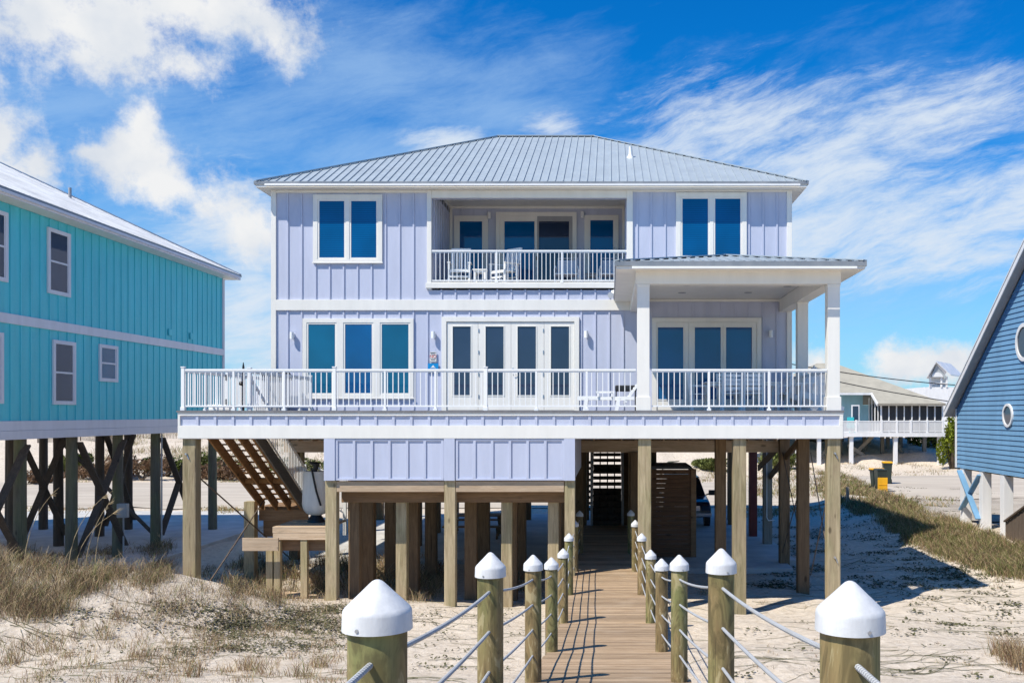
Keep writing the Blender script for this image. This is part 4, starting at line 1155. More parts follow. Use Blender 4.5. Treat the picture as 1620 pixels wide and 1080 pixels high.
# porch dining set
dt_ = make_table('dining_table', 1.9, 1.0, .74, 'white slatted dining table on the covered porch'); dt_.location = (X(1172, 24.6), 24.6, ZD)
def make_chair():
    t_ = thing('dining_chair', (0, 0, 0), 'x', 'chair', 'white dining chairs around the porch table', local=True)
    s_ = MB()
    for i_ in range(6): s_.box(-.24, .24, -.24 + i_ * .08, -.172 + i_ * .08, .42, .445)
    s_.build('seat', 'plastic_white', t_)
    b_ = MB()
    for i_ in range(5): b_.box(-.2, .2, -.235 - .012 * i_, -.215 - .012 * i_, .52 + i_ * .105, .59 + i_ * .105)
    b_.build('backrest', 'plastic_white', t_)
    for s in (-1, 1):
        MB().bar((s * .23, -.2, 0), (s * .23, -.23, .45), .05, .05, (0, 1, 0)).bar((s * .23, -.23, .45), (s * .23, -.3, 1.02), .05, .05, (0, 1, 0)).build('rear_leg', 'plastic_white', t_)
        MB().cbox(s * .23, .2, 0, .63, .05, .05).build('front_leg', 'plastic_white', t_)
        MB().bar((s * .25, -.26, .645), (s * .25, .26, .645), .07, .03).build('armrest', 'plastic_white', t_)
    return t_
dc = make_chair()
for k, (px, yy_, rz, lab) in enumerate([(1157, 23.75, 0, 'white slat back dining chair at the table, left of the two backed to the camera'), (1190, 23.75, 0, 'white slat back dining chair at the table, right of the two backed to the camera'),
        (1107, 24.5, -90, 'white dining chair at the left end of the porch table'), (1232, 24.6, 90, 'white dining chair at the right end of the porch table'), (1150, 25.5, 180, 'white dining chair on the far side of the porch table'), (1190, 25.5, 180, 'white dining chair on the far side of the porch table nearer the wall light')]):
    place(dc, k > 0, (X(px, yy_), yy_, ZD), R(rz), lab)
def make_adiron():
    t_ = thing('adirondack_chair', (0, 0, 0), 'x', 'chair', 'adirondack chairs at the right end of the porch', local=True)
    s_ = MB()
    for i_ in range(7): s_.box(-.27, .27, -.3 + i_ * .08, -.23 + i_ * .08, .38 - i_ * .018, .4 - i_ * .018)
    s_.build('seat', 'plastic_white', t_)
    b_ = MB()
    for i_ in range(7):
        x = -.24 + i_ * .08; hh_ = 1.0 - .09 * abs(i_ - 3) ** 1.5 * .4
        b_.bar((x * .8, .22, .28), (x * 1.15, .5, hh_), .07, .018, (0, 1, 0))
    b_.build('backrest', 'plastic_white', t_)
    for s in (-1, 1):
        MB().bar((s * .34, -.42, .56), (s * .34, .34, .56), .13, .025).build('armrest', 'plastic_white', t_)
        MB().bar((s * .31, -.34, 0), (s * .31, -.3, .55), .1, .03, (0, 1, 0)).build('front_leg', 'plastic_white', t_)
        MB().bar((s * .28, -.35, .37), (s * .28, .6, .02), .03, .12).build('rear_leg', 'plastic_white', t_)
    return t_
ad = make_adiron()
place(ad, False, (X(1258, 25.4), 25.4, ZD), R(-75), 'adirondack chair in shade facing left beside the middle porch column')
ad.scale = (1.12, 1.12, 1.22)
place(ad, True, (X(1290, 24.0), 24.0, ZD), R(-100), 'adirondack chair in shade nearest the right porch column')
bp = thing('black_pole', (X(385, 23.2), 23.2, ZD), 'thin black pole with a round knob standing behind the left deck railing', 'pole')
MB().tube([(X(385, 23.2), 23.2, ZD), (X(385, 23.2), 23.2, Z(580, 23.2))], .028, 8).tube([(X(385, 23.2), 23.2, Z(580, 23.2)), (X(385, 23.2), 23.2, Z(573, 23.2))], [.028, .008], 8).build('shaft', 'black', bp)
MB().lathe([(.01, Z(610, 23.2)), (.06, Z(608.5, 23.2)), (.07, Z(606.5, 23.2)), (.05, Z(604, 23.2)), (.01, Z(603, 23.2))], X(382, 23.2), 23.2, 14).build('knob', 'black', bp, smooth=True)
gl = thing('covered_grill', (X(432, 26.8), 26.8, ZD), 'grill with flat black lid behind the stair railing on the left of the deck', 'grill')
ga0, ga1 = X(414, 26.8), X(452, 26.8)
MB().box(ga0 + .05, ga1 - .05, 26.8, 27.3, ZD, Z(601, 26.8)).build('body', 'grey_trim', gl, bevel=.02)
MB().prism([(26.76, Z(601, 26.8) + .002), (27.34, Z(601, 26.8) + .002), (27.3, Z(592, 26.8)), (27.1, Z(586.5, 26.8)), (26.8, Z(590, 26.8))], 'X', ga0, ga1).build('lid', 'black', gl, bevel=.015)
ct = thing('storage_box', (X(350, 23.5), 23.3, ZD), 'low white deck box behind the left end of the railing', 'box')
MB().box(X(335, 23.5), X(370, 23.5), 23.3, 23.7, ZD, Z(642, 23.5)).build('body', 'plastic_white', ct, bevel=.02)
MB().box(X(334, 23.5), X(371, 23.5), 23.28, 23.72, Z(642, 23.5) + .001, Z(640, 23.5)).build('lid', 'plastic_white', ct, bevel=.01)

# ------------------------------------------------------------------ teal house on the left
TX = -14.7; TY0, TY1 = 20.6, 36.03
teal = thing('teal_house', (TX - 5, TY1 - 8, 0), 'teal board and batten house on pilings at the left with pale metal roof', 'house')
tw = MB().box(TX - 12, TX, TY0, TY1, 4.32, 9.62)
k = 0
y = TY0 + .2
while y < TY1 - .1: tw.box(TX, TX + .02, y - .022, y + .022, 4.32, 9.6); y += .4063
x = TX - .4
while x > TX - 12: tw.box(x - .022, x + .022, TY1, TY1 + .02, 4.32, 9.6); x -= .4063
tw.build('wall', 'teal', teal)
tt_ = MB().box(TX + .001, TX + .05, TY0, TY1 + .0, 6.70, 6.94)
tt_.box(TX - .1, TX + .045, TY1 + .001, TY1 + .045, 4.33, 9.6)
tt_.box(TX + .001, TX + .03, TY1 - .1, TY1 - .001, 6.95, 9.6).box(TX + .001, TX + .03, TY1 - .1, TY1 - .001, 4.33, 6.69)
tt_.box(TX + .0, TX + .04, TY0, TY1 + .04, 4.08, 4.318).box(TX + .0, TX + .055, TY0, TY1 + .055, 3.86, 4.075).box(TX - 12, TX - .001, TY0, TY1 + .04, 3.86, 4.315)
tt_.build('trim', 'teal_trim', teal, bevel=.004)
te0 = TX + .5; ty1 = TY1 + .42; tz = 9.8; ta = 6.5
tr_ = MB()
V = [(te0, TY0 - .5, tz), (te0, ty1, tz), (te0 - 2 * ta, ty1, tz), (te0 - 2 * ta, TY0 - .5, tz), (te0 - ta, TY0 - .5, tz + .5 * ta), (te0 - ta, ty1 - ta, tz + .5 * ta)]
tr_.add(V, [(0, 1, 5, 4), (1, 2, 5), (2, 3, 4, 5)])
y = TY0 - .4
while y < ty1:
    run = min(ty1 - y, ta); tr_.bar((te0 + .02, y, tz + .012), (te0 - run, y, tz + .5 * run + .012), .022, .03); y += .229
tr_.bar(Vector(V[1]) + Vector((0, 0, .03)), Vector(V[5]) + Vector((0, 0, .03)), .16, .03)
tro = tr_.build('roof', 'roof_white', teal)
MB().box(te0 + .001, te0 + .03, TY0 - .5, ty1 + .03, tz - .06, tz + .012).box(te0 - 13, te0 + .001, ty1 + .001, ty1 + .03, tz - .06, tz + .01).build('drip_edge', 'roof_edge', tro)
hyp = 30.9; hxx = te0 - 3.4
MB().tube([(hxx, hyp, tz + 1.6), (hxx, hyp, tz + 2.05)], .05, 10).build('vent_pipe', 'grey_trim', tro)
MB().box(te0 - .03, te0, TY0 - .5, ty1 - .001, 9.62, tz - .002).box(te0 - .1, te0 + .07, TY0 - .5, ty1 - .2, tz - .13, tz - .062).build('gutter', 'teal_trim', teal)
MB().box(TX + .001, te0 - .031, TY0 - .5, ty1 - .01, 9.625, 9.645).box(TX - 12, TX, TY1 + .001, ty1 - .01, 9.625, 9.645).build('soffit', 'white', teal)
def side_window(y0, y1, z0, z1, mg='glass_old'):
    m_ = MB(); T = .05; c_ = .1; x = TX
    m_.box(x + .001, x + T, y0, y0 + c_, z0, z1).box(x + .001, x + T, y1 - c_, y1, z0, z1).box(x + .001, x + T, y0 + c_, y1 - c_, z1 - c_, z1).box(x + .001, x + T, y0 + c_, y1 - c_, z0, z0 + c_)
    zm = (z0 + z1) / 2
    m_.box(x + .001, x + .04, y0 + c_, y1 - c_, zm - .025, zm + .025)
    m_.box(x + .001, x + .032, y0 + c_, y0 + c_ + .04, z0 + c_, z1 - c_).box(x + .001, x + .032, y1 - c_ - .04, y1 - c_, z0 + c_, z1 - c_)
    ob = m_.build('window', 'teal_trim', teal, bevel=.003)
    for a, b_ in ((z0 + c_, zm - .025), (zm + .025, z1 - c_)): MB().box(x + .022, x + .027, y0 + c_ + .04, y1 - c_ - .04, a, b_).build('pane', mg, ob)
side_window(24.74, 25.78, 7.65, 9.37); side_window(24.97, 26.03, 4.74, 6.45); side_window(27.24, 28.26, 5.43, 6.5, 'glass_teal')
side_window(22.1, 23.1, 7.69, 9.38); side_window(21.9, 22.93, 4.74, 6.45)
for yv in (31.6, 33.2): MB().box(TX + .02, TX + .06, yv - .1, yv + .1, 7.1, 7.32).build('wall_vent', 'teal', teal)
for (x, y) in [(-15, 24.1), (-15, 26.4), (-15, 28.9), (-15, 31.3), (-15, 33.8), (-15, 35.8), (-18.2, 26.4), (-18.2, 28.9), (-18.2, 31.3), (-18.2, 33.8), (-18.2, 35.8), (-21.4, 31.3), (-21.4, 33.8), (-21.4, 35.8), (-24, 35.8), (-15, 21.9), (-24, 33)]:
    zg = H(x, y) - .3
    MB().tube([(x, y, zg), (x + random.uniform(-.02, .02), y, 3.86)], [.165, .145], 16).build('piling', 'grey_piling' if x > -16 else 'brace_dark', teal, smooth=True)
br_ = MB()
for (y0, y1) in ((26.4, 28.9), (31.3, 33.8), (21.6, 24.1)):
    br_.bar((-14.82, y0, .5), (-14.82, y1, 3.7), .05, .2, (1, 0, 0)).bar((-14.78, y0, 3.7), (-14.78, y1, .5), .05, .2, (1, 0, 0))
for (y0, y1) in ((28.9, 31.3), (33.8, 35.8)): br_.bar((-18.0, y0, .5), (-18.0, y1, 3.7), .05, .2, (1, 0, 0)).bar((-17.95, y0, 3.7), (-17.95, y1, .5), .05, .2, (1, 0, 0))
br_.bar((-15, 31.4, .4), (-18.2, 31.4, 3.6), .05, .2, (0, 1, 0))
br_.split('brace', 'brace_dark', teal)
by_ = 28.65
MB().box(-14.85, -14.55, by_ - .12, by_ + .05, Z(818, by_), Z(796, by_)).build('meter_box', 'galv_box', teal, bevel=.01)
MB().tube([(-14.7, by_, Z(818, by_)), (-14.7, by_, .1)], .025, 8).tube([(-14.75, 31.2, 3.85), (-14.75, 31.2, .3)], .025, 8).build('conduit', 'galv_box', teal)

# ------------------------------------------------------------------ blue house on the right
BX = 13.0; BY1 = 35.6; BYM = 28.2; BY0 = 20.8; bz0 = 2.49; bz1 = 4.70; bs = .747
blue = thing('blue_house', (BX + 5, BYM, .8), 'blue lap sided house on white stilts at the right with steep gable roof', 'house')
apex = bz1 + bs * (BY1 - BYM)
bw_ = MB().prism([(BY0, bz0), (BY1, bz0), (BY1, bz1), (BYM, apex), (BY0, bz1)], 'X', BX + .03, BX + 10)
z = bz0
while z < apex - .1:
    def yr(zz): return min(BY1, BY1 - (zz - bz1) / bs) if zz > bz1 else BY1
    ya, yb_ = BY0 + BY1 - yr(z + .15), yr(z + .15)
    if yb_ > ya:
        o_ = len(bw_.v)
        bw_.v += [(BX, ya, z), (BX, yb_, z), (BX + .027, yb_, z + .164), (BX + .027, ya, z + .164), (BX + .03, ya, z), (BX + .03, yb_, z)]
        bw_.f += [(o_, o_ + 1, o_ + 2, o_ + 3), (o_, o_ + 4, o_ + 5, o_ + 1)]
    z += .164
bw_.build('wall', 'blue_siding', blue)
MB().box(BX - .03, BX + .1, BY1 + .0, BY1 + .05, bz0, bz1 - .02).box(BX - .03, BX - .001, BY1 - .09, BY1, bz0, bz1 - .02).build('corner_trim', 'far_white', blue)
rf_ = MB()
def slope(y): return bz1 + bs * (BY1 - y) if y > BYM else bz1 + bs * (y - BY0)
th = .26
poly = [(BY1 + .45, slope(BY1 + .45)), (BYM, apex), (BY0 - .45, slope(BY0 - .45)), (BY0 - .45, slope(BY0 - .45) + th), (BYM, apex + th), (BY1 + .45, slope(BY1 + .45) + th)]
for sgn, (ya, yb_) in ((0, (BYM, BY1 + .45)), (1, (BY0 - .45, BYM))):
    rf_.prism([(ya, slope(ya) + .2), (yb_, slope(yb_) + .2), (yb_, slope(yb_) + .25), (ya, slope(ya) + .25)], 'X', BX - .33, BX + 10.5)
rfo = rf_.build('roof', 'roof_white', blue)
rk_ = MB()
for (ya, yb_) in ((BYM, BY1 + .45), (BY0 - .45, BYM)):
    rk_.prism([(ya, slope(ya) + .0), (yb_, slope(yb_) + .0), (yb_, slope(yb_) + .199), (ya, slope(ya) + .199)], 'X', BX - .31, BX - .28)
rk_.build('rake_board', 'far_white', rfo)
sf_ = MB()
for (ya, yb_) in ((BYM, BY1 + .44), (BY0 - .44, BYM)):
    sf_.prism([(ya, slope(ya) + .01), (yb_, slope(yb_) + .01), (yb_, slope(yb_) + .05), (ya, slope(ya) + .05)], 'X', BX - .279, BX - .002)
sf_.prism([(BY1 + .001, slope(BY1 + .001)), (BY1 + .44, slope(BY1 + .44)), (BY1 + .44, slope(BY1 + .44) + .04), (BY1 + .001, slope(BY1) + .04)], 'X', BX, BX + 10)
sf_.build('soffit', 'grey_trim', blue)
def round_window(yc, zc, rad):
    n = 32; o_ = MB()
    for xx_, r0 in ((BX - .045, rad), (BX - .045, rad * .8), (BX + .01, rad * .8), (BX + .01, rad)):
        for a in range(n): an = 2 * math.pi * a / n; o_.v.append((xx_, yc + r0 * math.cos(an), zc + r0 * math.sin(an)))
    for q_ in range(4):
        for a in range(n): o_.f.append((q_ * n + a, q_ * n + (a + 1) % n, ((q_ + 1) % 4) * n + (a + 1) % n, ((q_ + 1) % 4) * n + a))
    ob = o_.build('round_window', 'far_white', blue, smooth=True)
    MB().tube([(BX - .012, yc, zc), (BX + .005, yc, zc)], rad * .81, n).build('pane', 'glass_old', ob)
    return ob
round_window(30.95, 4.44, .385); round_window(29.73, 6.74, .6)
for y in (35.1, 33.3, 31.5, 28.5, 25.5, 22):
    for x in (BX + .18, BX + 4.5):
        zg = H(x, y) - .3
        MB().cbox(x, y, zg, bz0 - .001, .32, .32).build('stilt', 'far_white' if x < BX + 1 else 'tan_wood', blue, bevel=.01)
MB().bar((BX + .0, 35.1, .95), (BX + .0, 33.3, 2.35), .05, .2, (1, 0, 0)).bar((BX - .06, 35.1, 2.4), (BX - .06, 33.3, .8), .05, .2, (1, 0, 0)).split('cross_brace', 'blue_siding', blue)
MB().box(BX + .1, BX + 9.9, BY0 + .1, BY1 - .1, bz0 - .05, bz0 - .002).build('floor_joist', 'dark_wood', blue)
fe = thing('board_fence', (12.6, 27.6, H(12.6, 27.6)), 'weathered brown board fence with sloping top below the blue house', 'fence')
fm = MB(); y = 30.4; i_ = 0
while y > 24.5:
    z0 = H(12.7, y) - .2; z1 = 1.05 + (30.4 - y) * .42
    z1 = min(z1, 2.35)
    fm.box(12.68 + (i_ % 2) * .006, 12.705 + (i_ % 2) * .006, y - .125, y, z0, z1); y -= .135; i_ += 1
fm.build('board', 'fence_wood', fe)
MB().bar((12.66, 30.4, 1.05), (12.66, 27.3, 2.35), .05, .09, (1, 0, 0)).build('cap_rail', 'fence_wood', fe)

# ------------------------------------------------------------------ houses beyond the road
D = 68.0
bh = thing('screened_house', (X(1430, 72), 74, H(X(1430, 72), 72)), 'pale blue house with screened porch and tan roof on white stilts beyond the road', 'house')
hx = lambda px: X(px, D)
hz = lambda py: Z(py, D)
zg = H(X(1430, D), D)
ex, ey, ez = hx(1493), D - .4, hz(638); a_ = 6.4; p_ = .5
xl_ = hx(1180)
rfm = MB()
cut = hx(1386)                       # the porch sticks out right of this line
V = [(cut, ey, ez), (ex, ey, ez), (ex - a_, ey + a_, ez + p_ * a_), (ex, ey + 2 * a_, ez), (xl_, ey + 2 * a_, ez), (xl_ + a_, ey + a_, ez + p_ * a_), (xl_, ey, ez)]
yc_ = ey + 1.6; zc_ = ez + p_ * 1.6
V += [(cut, yc_, zc_), (xl_ + 1.6, yc_, zc_)]
rfm.add(V, [(0, 1, 2, 7), (7, 2, 5, 8), (1, 3, 2), (3, 4, 5, 2), (4, 8, 5)])
rfm.build('roof', 'far_roof', bh)
MB().box(cut, ex, ey - .02, ey + .05, ez - .16, ez - .001).build('eave_board', 'tan_wood', bh)
MB().box(xl_ + 1, cut, yc_ - .05, yc_ + .02, zc_ - .16, zc_ - .01).bar((cut, ey, ez - .1), (cut, yc_, zc_ - .1), .08, .2).build('eave_board', 'far_white', bh)
flz = hz(684)
MB().box(xl_ + 1.5, cut - .1, D + 3.2, D + 9, flz, zc_ + .2).box(cut - .099, ex - .6, D + 3.21, D + 10, flz, ez - .1).build('wall', 'far_blue', bh)
ps = MB()
npn = 8
for i_ in range(npn + 1):
    xq = hx(1394) + (hx(1491) - hx(1394)) * i_ / npn; ps.cbox(xq, D, flz, ez - .16, .1 if i_ in (0, npn) else .07, .1)
ps.box(hx(1394), hx(1491), D - .05, D + .05, hz(667), hz(665))
for i_ in range(5): yq = D + i_ * .8; ps.cbox(hx(1394), yq, flz, ez - .16 + (.4 * i_ if i_ < 3 else .6), .07, .07)
ps.build('porch_frame', 'far_white', bh)
MB().box(hx(1394) + .05, hx(1491), D + .06, D + .08, flz, ez - .17).build('screen', 'screen', bh)
MB().box(hx(1394) + .1, hx(1491), D + 3.1, D + 3.19, flz, ez).build('porch_interior', 'interior_dark', bh)
rl_ = MB()
for i_ in range(110):
    xq = hx(1325) + (hx(1491) - hx(1325)) * i_ / 109; rl_.cbox(xq, D - .12, flz + .08, hz(666), .045, .04)
rl_.box(hx(1325), hx(1491), D - .16, D - .08, hz(667), hz(665.4)).box(hx(1325), hx(1491), D - .15, D - .09, flz + .04, flz + .1)
for px in (1331, 1354, 1394, 1418, 1440, 1466, 1491): rl_.cbox(hx(px), D - .12, flz, hz(664), .13, .13)
rl_.build('railing', 'far_white', bh)
MB().box(hx(1180), hx(1494), D - .2, D + 3, hz(690.5), flz).build('deck', 'far_white', bh)
MB().box(hx(1355) - 2.6, hx(1355) - 1.8, D + 3.1, D + 3.19, flz, flz + 2.1).build('door', 'far_white', bh)
MB().box(hx(1352), hx(1365), D + .9, D + .95, hz(672), hz(640)).build('screen_door', 'far_white', bh)
MB().box(hx(1354), hx(1363), D + .88, D + .899, hz(666), hz(642)).build('pane', 'glass_old', bh)
for px in (1343.5, 1347.5) : pass
for px, wd in ((1347, .26), (1417, .26), (1487, .26)):
    for yq in (D + .1, D + 3.6, D + 7.5): MB().cbox(hx(px) + (yq - D) * .02, yq, zg - .5, hz(690.6), wd, wd).build('stilt', 'far_white' if yq < D + 1 else 'tan_wood', bh)
for px in (1296, 1262): MB().cbox(hx(px), D + .1, zg - .5, hz(690.6), .26, .26).build('stilt', 'far_white', bh)
for px in (1336, 1375, 1400, 1440, 1462): MB().cbox(hx(px), D + 5.5, zg - .5, hz(690.6), .26, .26).build('stilt', 'tan_wood', bh)
MB().bar((hx(1350), D + 1.5, zg + 1.4), (hx(1392), D + 1.5, zg + .1), .1, .25).bar((hx(1350), D + 1.7, zg + .2), (hx(1395), D + 1.7, zg + 2.2), .1, .25).bar((hx(1300), D + 2, zg + .2), (hx(1345), D + 2, zg + 2.2), .1, .25).bar((hx(1436), D + 4, zg + 2.2), (hx(1462), D + 4, zg + .1), .1, .25).split('brace', 'tan_wood', bh)
MB().box(hx(1310), hx(1392), D + 10.5, D + 10.6, zg, zg + 2.4).build('lattice_wall', 'fence_wood', bh)
chh = thing('beach_chair', (hx(1350), D + .6, flz), 'turquoise chair on the far house deck behind its white railing', 'chair')
MB().box(hx(1345), hx(1356), D + .3, D + .8, flz + .3, flz + .38).build('seat', 'turquoise', chh)
MB().box(hx(1345), hx(1356), D + .85, D + .9, flz + .38, flz + 1.1).build('backrest', 'turquoise', chh)
MB().box(hx(1346), hx(1347), D + .4, D + .5, flz, flz + .3).box(hx(1354), hx(1355), D + .4, D + .5, flz, flz + .3).build('leg', 'turquoise', chh)

def stilt_house(name, cx, cy, w_, d_, zf, zt_, rz, wall_m, roof_m, lab, gable=True, stilts=True, pm='tan_wood', brace=True, zgr=None):
    t_ = thing(name, (cx, cy, 0), lab, 'house', rz=rz, local=True)
    zg_ = (H(cx, cy) if zgr is None else zgr) - .6
    MB().box(-w_ / 2, w_ / 2, -d_ / 2, d_ / 2, zf, zt_).build('wall', wall_m, t_)
    e = .5; rh = .5 * (d_ / 2 + e)
    if gable:
        MB().prism([(-d_ / 2 - e, zt_ - .2), (0, zt_ + rh), (d_ / 2 + e, zt_ - .2), (d_ / 2 + e, zt_ - .05), (0, zt_ + rh + .15), (-d_ / 2 - e, zt_ - .05)], 'X', -w_ / 2 - e, w_ / 2 + e).build('roof', roof_m, t_)
        MB().prism([(-d_ / 2, zt_), (d_ / 2, zt_), (0, zt_ + rh - .12)], 'X', -w_ / 2, w_ / 2).build('gable', wall_m, t_)
    else:
        MB().add([(-w_ / 2 - e, -d_ / 2 - e, zt_), (w_ / 2 + e, -d_ / 2 - e, zt_), (w_ / 2 + e, d_ / 2 + e, zt_), (-w_ / 2 - e, d_ / 2 + e, zt_), (-w_ / 2 + d_ / 2, 0, zt_ + rh), (w_ / 2 - d_ / 2, 0, zt_ + rh)], [(0, 1, 5, 4), (1, 2, 5), (2, 3, 4, 5), (3, 0, 4), (0, 3, 2, 1)]).build('roof', roof_m, t_)
    for i_ in range(3):
        xw = -w_ / 2 + w_ * (i_ + .5) / 3
        fo = MB().box(xw - .55, xw + .55, -d_ / 2 - .06, -d_ / 2 - .001, zf + 1.0, zf + 2.3).build('window', 'far_white', t_)
        MB().box(xw - .45, xw + .45, -d_ / 2 - .075, -d_ / 2 - .061, zf + 1.1, zf + 2.2).build('pane', 'glass_old', fo)
    if stilts:
        nx_ = max(3, int(w_ / 3))
        for i_ in range(nx_):
            for yq in (-d_ / 2 + .3, 0, d_ / 2 - .3):
                xq = -w_ / 2 + .3 + (w_ - .6) * i_ / (nx_ - 1)
                MB().cbox(xq, yq, zg_, zf - .001, .28, .28).build('stilt', pm, t_)
        if brace:
            bb = MB()
            for i_ in range(nx_ - 1):
                xa = -w_ / 2 + .3 + (w_ - .6) * i_ / (nx_ - 1); xb_ = -w_ / 2 + .3 + (w_ - .6) * (i_ + 1) / (nx_ - 1)
                bb.bar((xa, -d_ / 2 + .1, zg_ + .8), (xb_, -d_ / 2 + .1, zf - .1), .05, .2).bar((xa, -d_ / 2 + .04, zf - .1), (xb_, -d_ / 2 + .04, zg_ + .8), .05, .2)
            bb.split('brace', pm, t_)
    return t_
stilt_house('distant_house', X(530, 88), 88, 12, 8, 3.6, 5.4, R(4), 'far_white', 'roof_white', 'grey house on braced stilts glimpsed under the deck beyond the left stair', pm='galv_box')
stilt_house('distant_house', X(60, 100), 102, 12, 8, 1.9, 6.5, 0, 'far_white', 'roof_white', 'white house glimpsed between the teal house pilings', stilts=False, zgr=2)
stilt_house('distant_house', X(1280, 98), 104, 9, 8, 4.4, 5.6, R(-3), 'far_white', 'far_roof', 'pale house on braced stilts glimpsed behind the right deck pilings', pm='tan_wood')
# tower house peeking over the screened house
tq = thing('tower_house', (X(1497, 92), 92, 0), 'white tower house with gable roof peeking out behind the screened house', 'house', rz=R(0))
WL[tq.name] = Vector((X(1497, 92), 92, 0))
tx0, tx1 = X(1470, 92), X(1550, 92); T0 = 92
zf_, ze_, za_ = Z(612, T0), Z(597, T0), Z(573, T0)
MB().box(tx0 - .4, tx1 + 4, T0, T0 + 8, 1.5, zf_).build('wall', 'far_white', tq)
gxc = X(1478, T0)
gw = X(1500, T0) - gxc
MB().prism([(tx0 + .1, ze_ + .02), (X(1497, T0), ze_ + .02), (gxc + .15, za_ - .2)], 'Y', T0 - .2, T0 + .1).build('gable', 'galv_box', tq)
rfq = MB()
rA = Vector((gxc, T0 - .5, za_)); rBk = Vector((gxc + 3.4, T0 + 5, za_)); 
eL = Vector((X(1463, T0), T0 - .5, ze_ - .1)); eR = Vector((X(1501, T0), T0 - .5, Z(594, T0)))
off_ = rBk - rA
rfq.add([eL, rA, rA + off_, eL + off_, eR, eR + off_, eL + Vector((0, 0, .12)), rA + Vector((0, 0, .12)), rA + off_ + Vector((0, 0, .12)), eL + off_ + Vector((0, 0, .12)), eR + Vector((0, 0, .12)), eR + off_ + Vector((0, 0, .12))],
        [(0, 1, 2, 3), (1, 4, 5, 2), (6, 9, 8, 7), (7, 8, 11, 10), (0, 6, 7, 1), (1, 7, 10, 4), (4, 10, 11, 5), (0, 3, 9, 6)])
rfq.build('roof', 'roof_white', tq)
cq = MB()
for px in (1471.5, 1489, 1497.5): cq.cbox(X(px, T0), T0, zf_, ze_ + .1, .16, .16)
cq.cbox(X(1472, T0) + 3, T0 + 4.5, zf_, ze_ + .1, .16, .16).cbox(X(1498, T0) + 3, T0 + 4.5, zf_, ze_ + .1, .16, .16)
cq.box(X(1471, T0), X(1498, T0), T0 - .05, T0 + .05, zf_ + .3, zf_ + .4)
cq.build('tower_post', 'far_white', tq)
cq2 = MB().box(X(1473, T0), X(1497, T0), T0 + .5, T0 + .6, zf_, ze_ + .05).build('tower_wall', 'far_white', tq)
an_ = [(X(1481.5, T0) + .55 * math.cos(a * math.pi / 10), ze_ + .05 + .45 * math.sin(a * math.pi / 10)) for a in range(11)]
MB().prism(an_, 'Y', T0 - .24, T0 - .205).build('arched_window', 'far_white', tq)

# ------------------------------------------------------------------ wheelie bins, wires, odds and ends
def make_bin():
    t_ = thing('wheelie_bin', (0, 0, 0), 'x', 'bin', 'dark green bins with yellow lids by the road', local=True)
    m_ = MB(); o_ = [(-.22, -.24, .05), (.22, -.24, .05), (.22, .24, .05), (-.22, .24, .05), (-.3, -.34, 1.0), (.3, -.34, 1.0), (.3, .34, 1.0), (-.3, .34, 1.0)]
    m_.add(o_, [(0, 3, 2, 1), (4, 5, 6, 7), (0, 1, 5, 4), (1, 2, 6, 5), (2, 3, 7, 6), (3, 0, 4, 7)])
    m_.box(-.32, .32, -.36, .36, .95, 1.01); m_.build('body', 'bin_green', t_, bevel=.02)
    for s in (-1, 1): MB().tube([(s * .27, .28, .12), (s * .33, .28, .12)], .12, 14).build('wheel', 'rubber', t_)
    MB().tube([(-.25, .4, 1.0), (.25, .4, 1.0)], .02, 8).build('handle', 'black', t_)
    return t_
bn = make_bin()
dB = 49.0; 
bn.scale = (.85, .9, 1.2)
b1_ = place(bn, False, (X(1393, dB), dB, H(X(1393, dB), dB)), R(2), 'dark green bin with its yellow lid hanging open down the front, nearest to the camera')
lid = MB().box(-.3, .3, -.40, -.37, .06, .66).box(-.26, .26, -.42, -.401, .34, .37).build('lid', 'yellow_plastic', b1_, bevel=.02, off=(0, 0, 0))
xb3 = X(1404, dB + 2.6)
b2_ = copy_tree(bn)
for c_ in list(b2_.children):
    if c_.name.startswith('lid'): bpy.data.objects.remove(c_)
b2_.location = (X(1403.5, dB + 5.5), dB + 5.5, H(xb3, dB + 5)); b2_.rotation_euler = (0, 0, R(-10)); b2_['label'] = 'dark green bin with closed yellow lid, farther from the camera'
l2 = MB().box(-.33, .33, -.38, .38, 1.012, 1.09).build('lid', 'yellow_plastic', b2_, bevel=.03, off=(0, 0, 0))
b3_ = copy_tree(b2_); b3_.location = (X(1385, dB + 1.2) , dB + 1.0, H(X(1385, dB), dB) + .0); b3_.rotation_euler = (0, 0, R(100)); b3_.scale = (.7, .9, 1.1)
b3_['label'] = 'narrow dark bin with yellow lid edge squeezed left of the open bin'

def wire(p0, p1, sag, lab, n=30):
    p0, p1 = Vector(p0), Vector(p1); pts = []
    for i_ in range(n + 1):
        t_ = i_ / n; p = p0.lerp(p1, t_); p.z -= sag * 4 * t_ * (1 - t_); pts.append(p)
    tag(MB().tube(pts, .03, 5).build('power_line', 'wire_black'), lab, 'power line', 'power lines in front of the screened house')
wire((X(1200, 55), 55, Z(566, 55)), (X(1560, 60), 60, Z(612, 60)), .25, 'upper black power line crossing in front of the tan roof')
wire((X(1200, 55), 55, Z(574, 55)), (X(1560, 60), 60, Z(642, 60)), .25, 'lower black power line crossing in front of the tan roof')
dw = thing('driftwood', (X(1055, 66), 66, H(X(1055, 66), 66)), 'bent grey driftwood branch on the sand behind the slatted enclosure', 'driftwood')
dx, dy, dz = X(1050, 66), 66, H(X(1050, 66), 66)
MB().tube([(dx - .2, dy, dz - .1), (dx, dy, dz + .55), (dx + .35, dy, dz + .8), (dx + 1.1, dy + .2, dz + .85)], [.12, .1, .07, .03], 8).build('branch', 'grey_piling', dw, smooth=True)
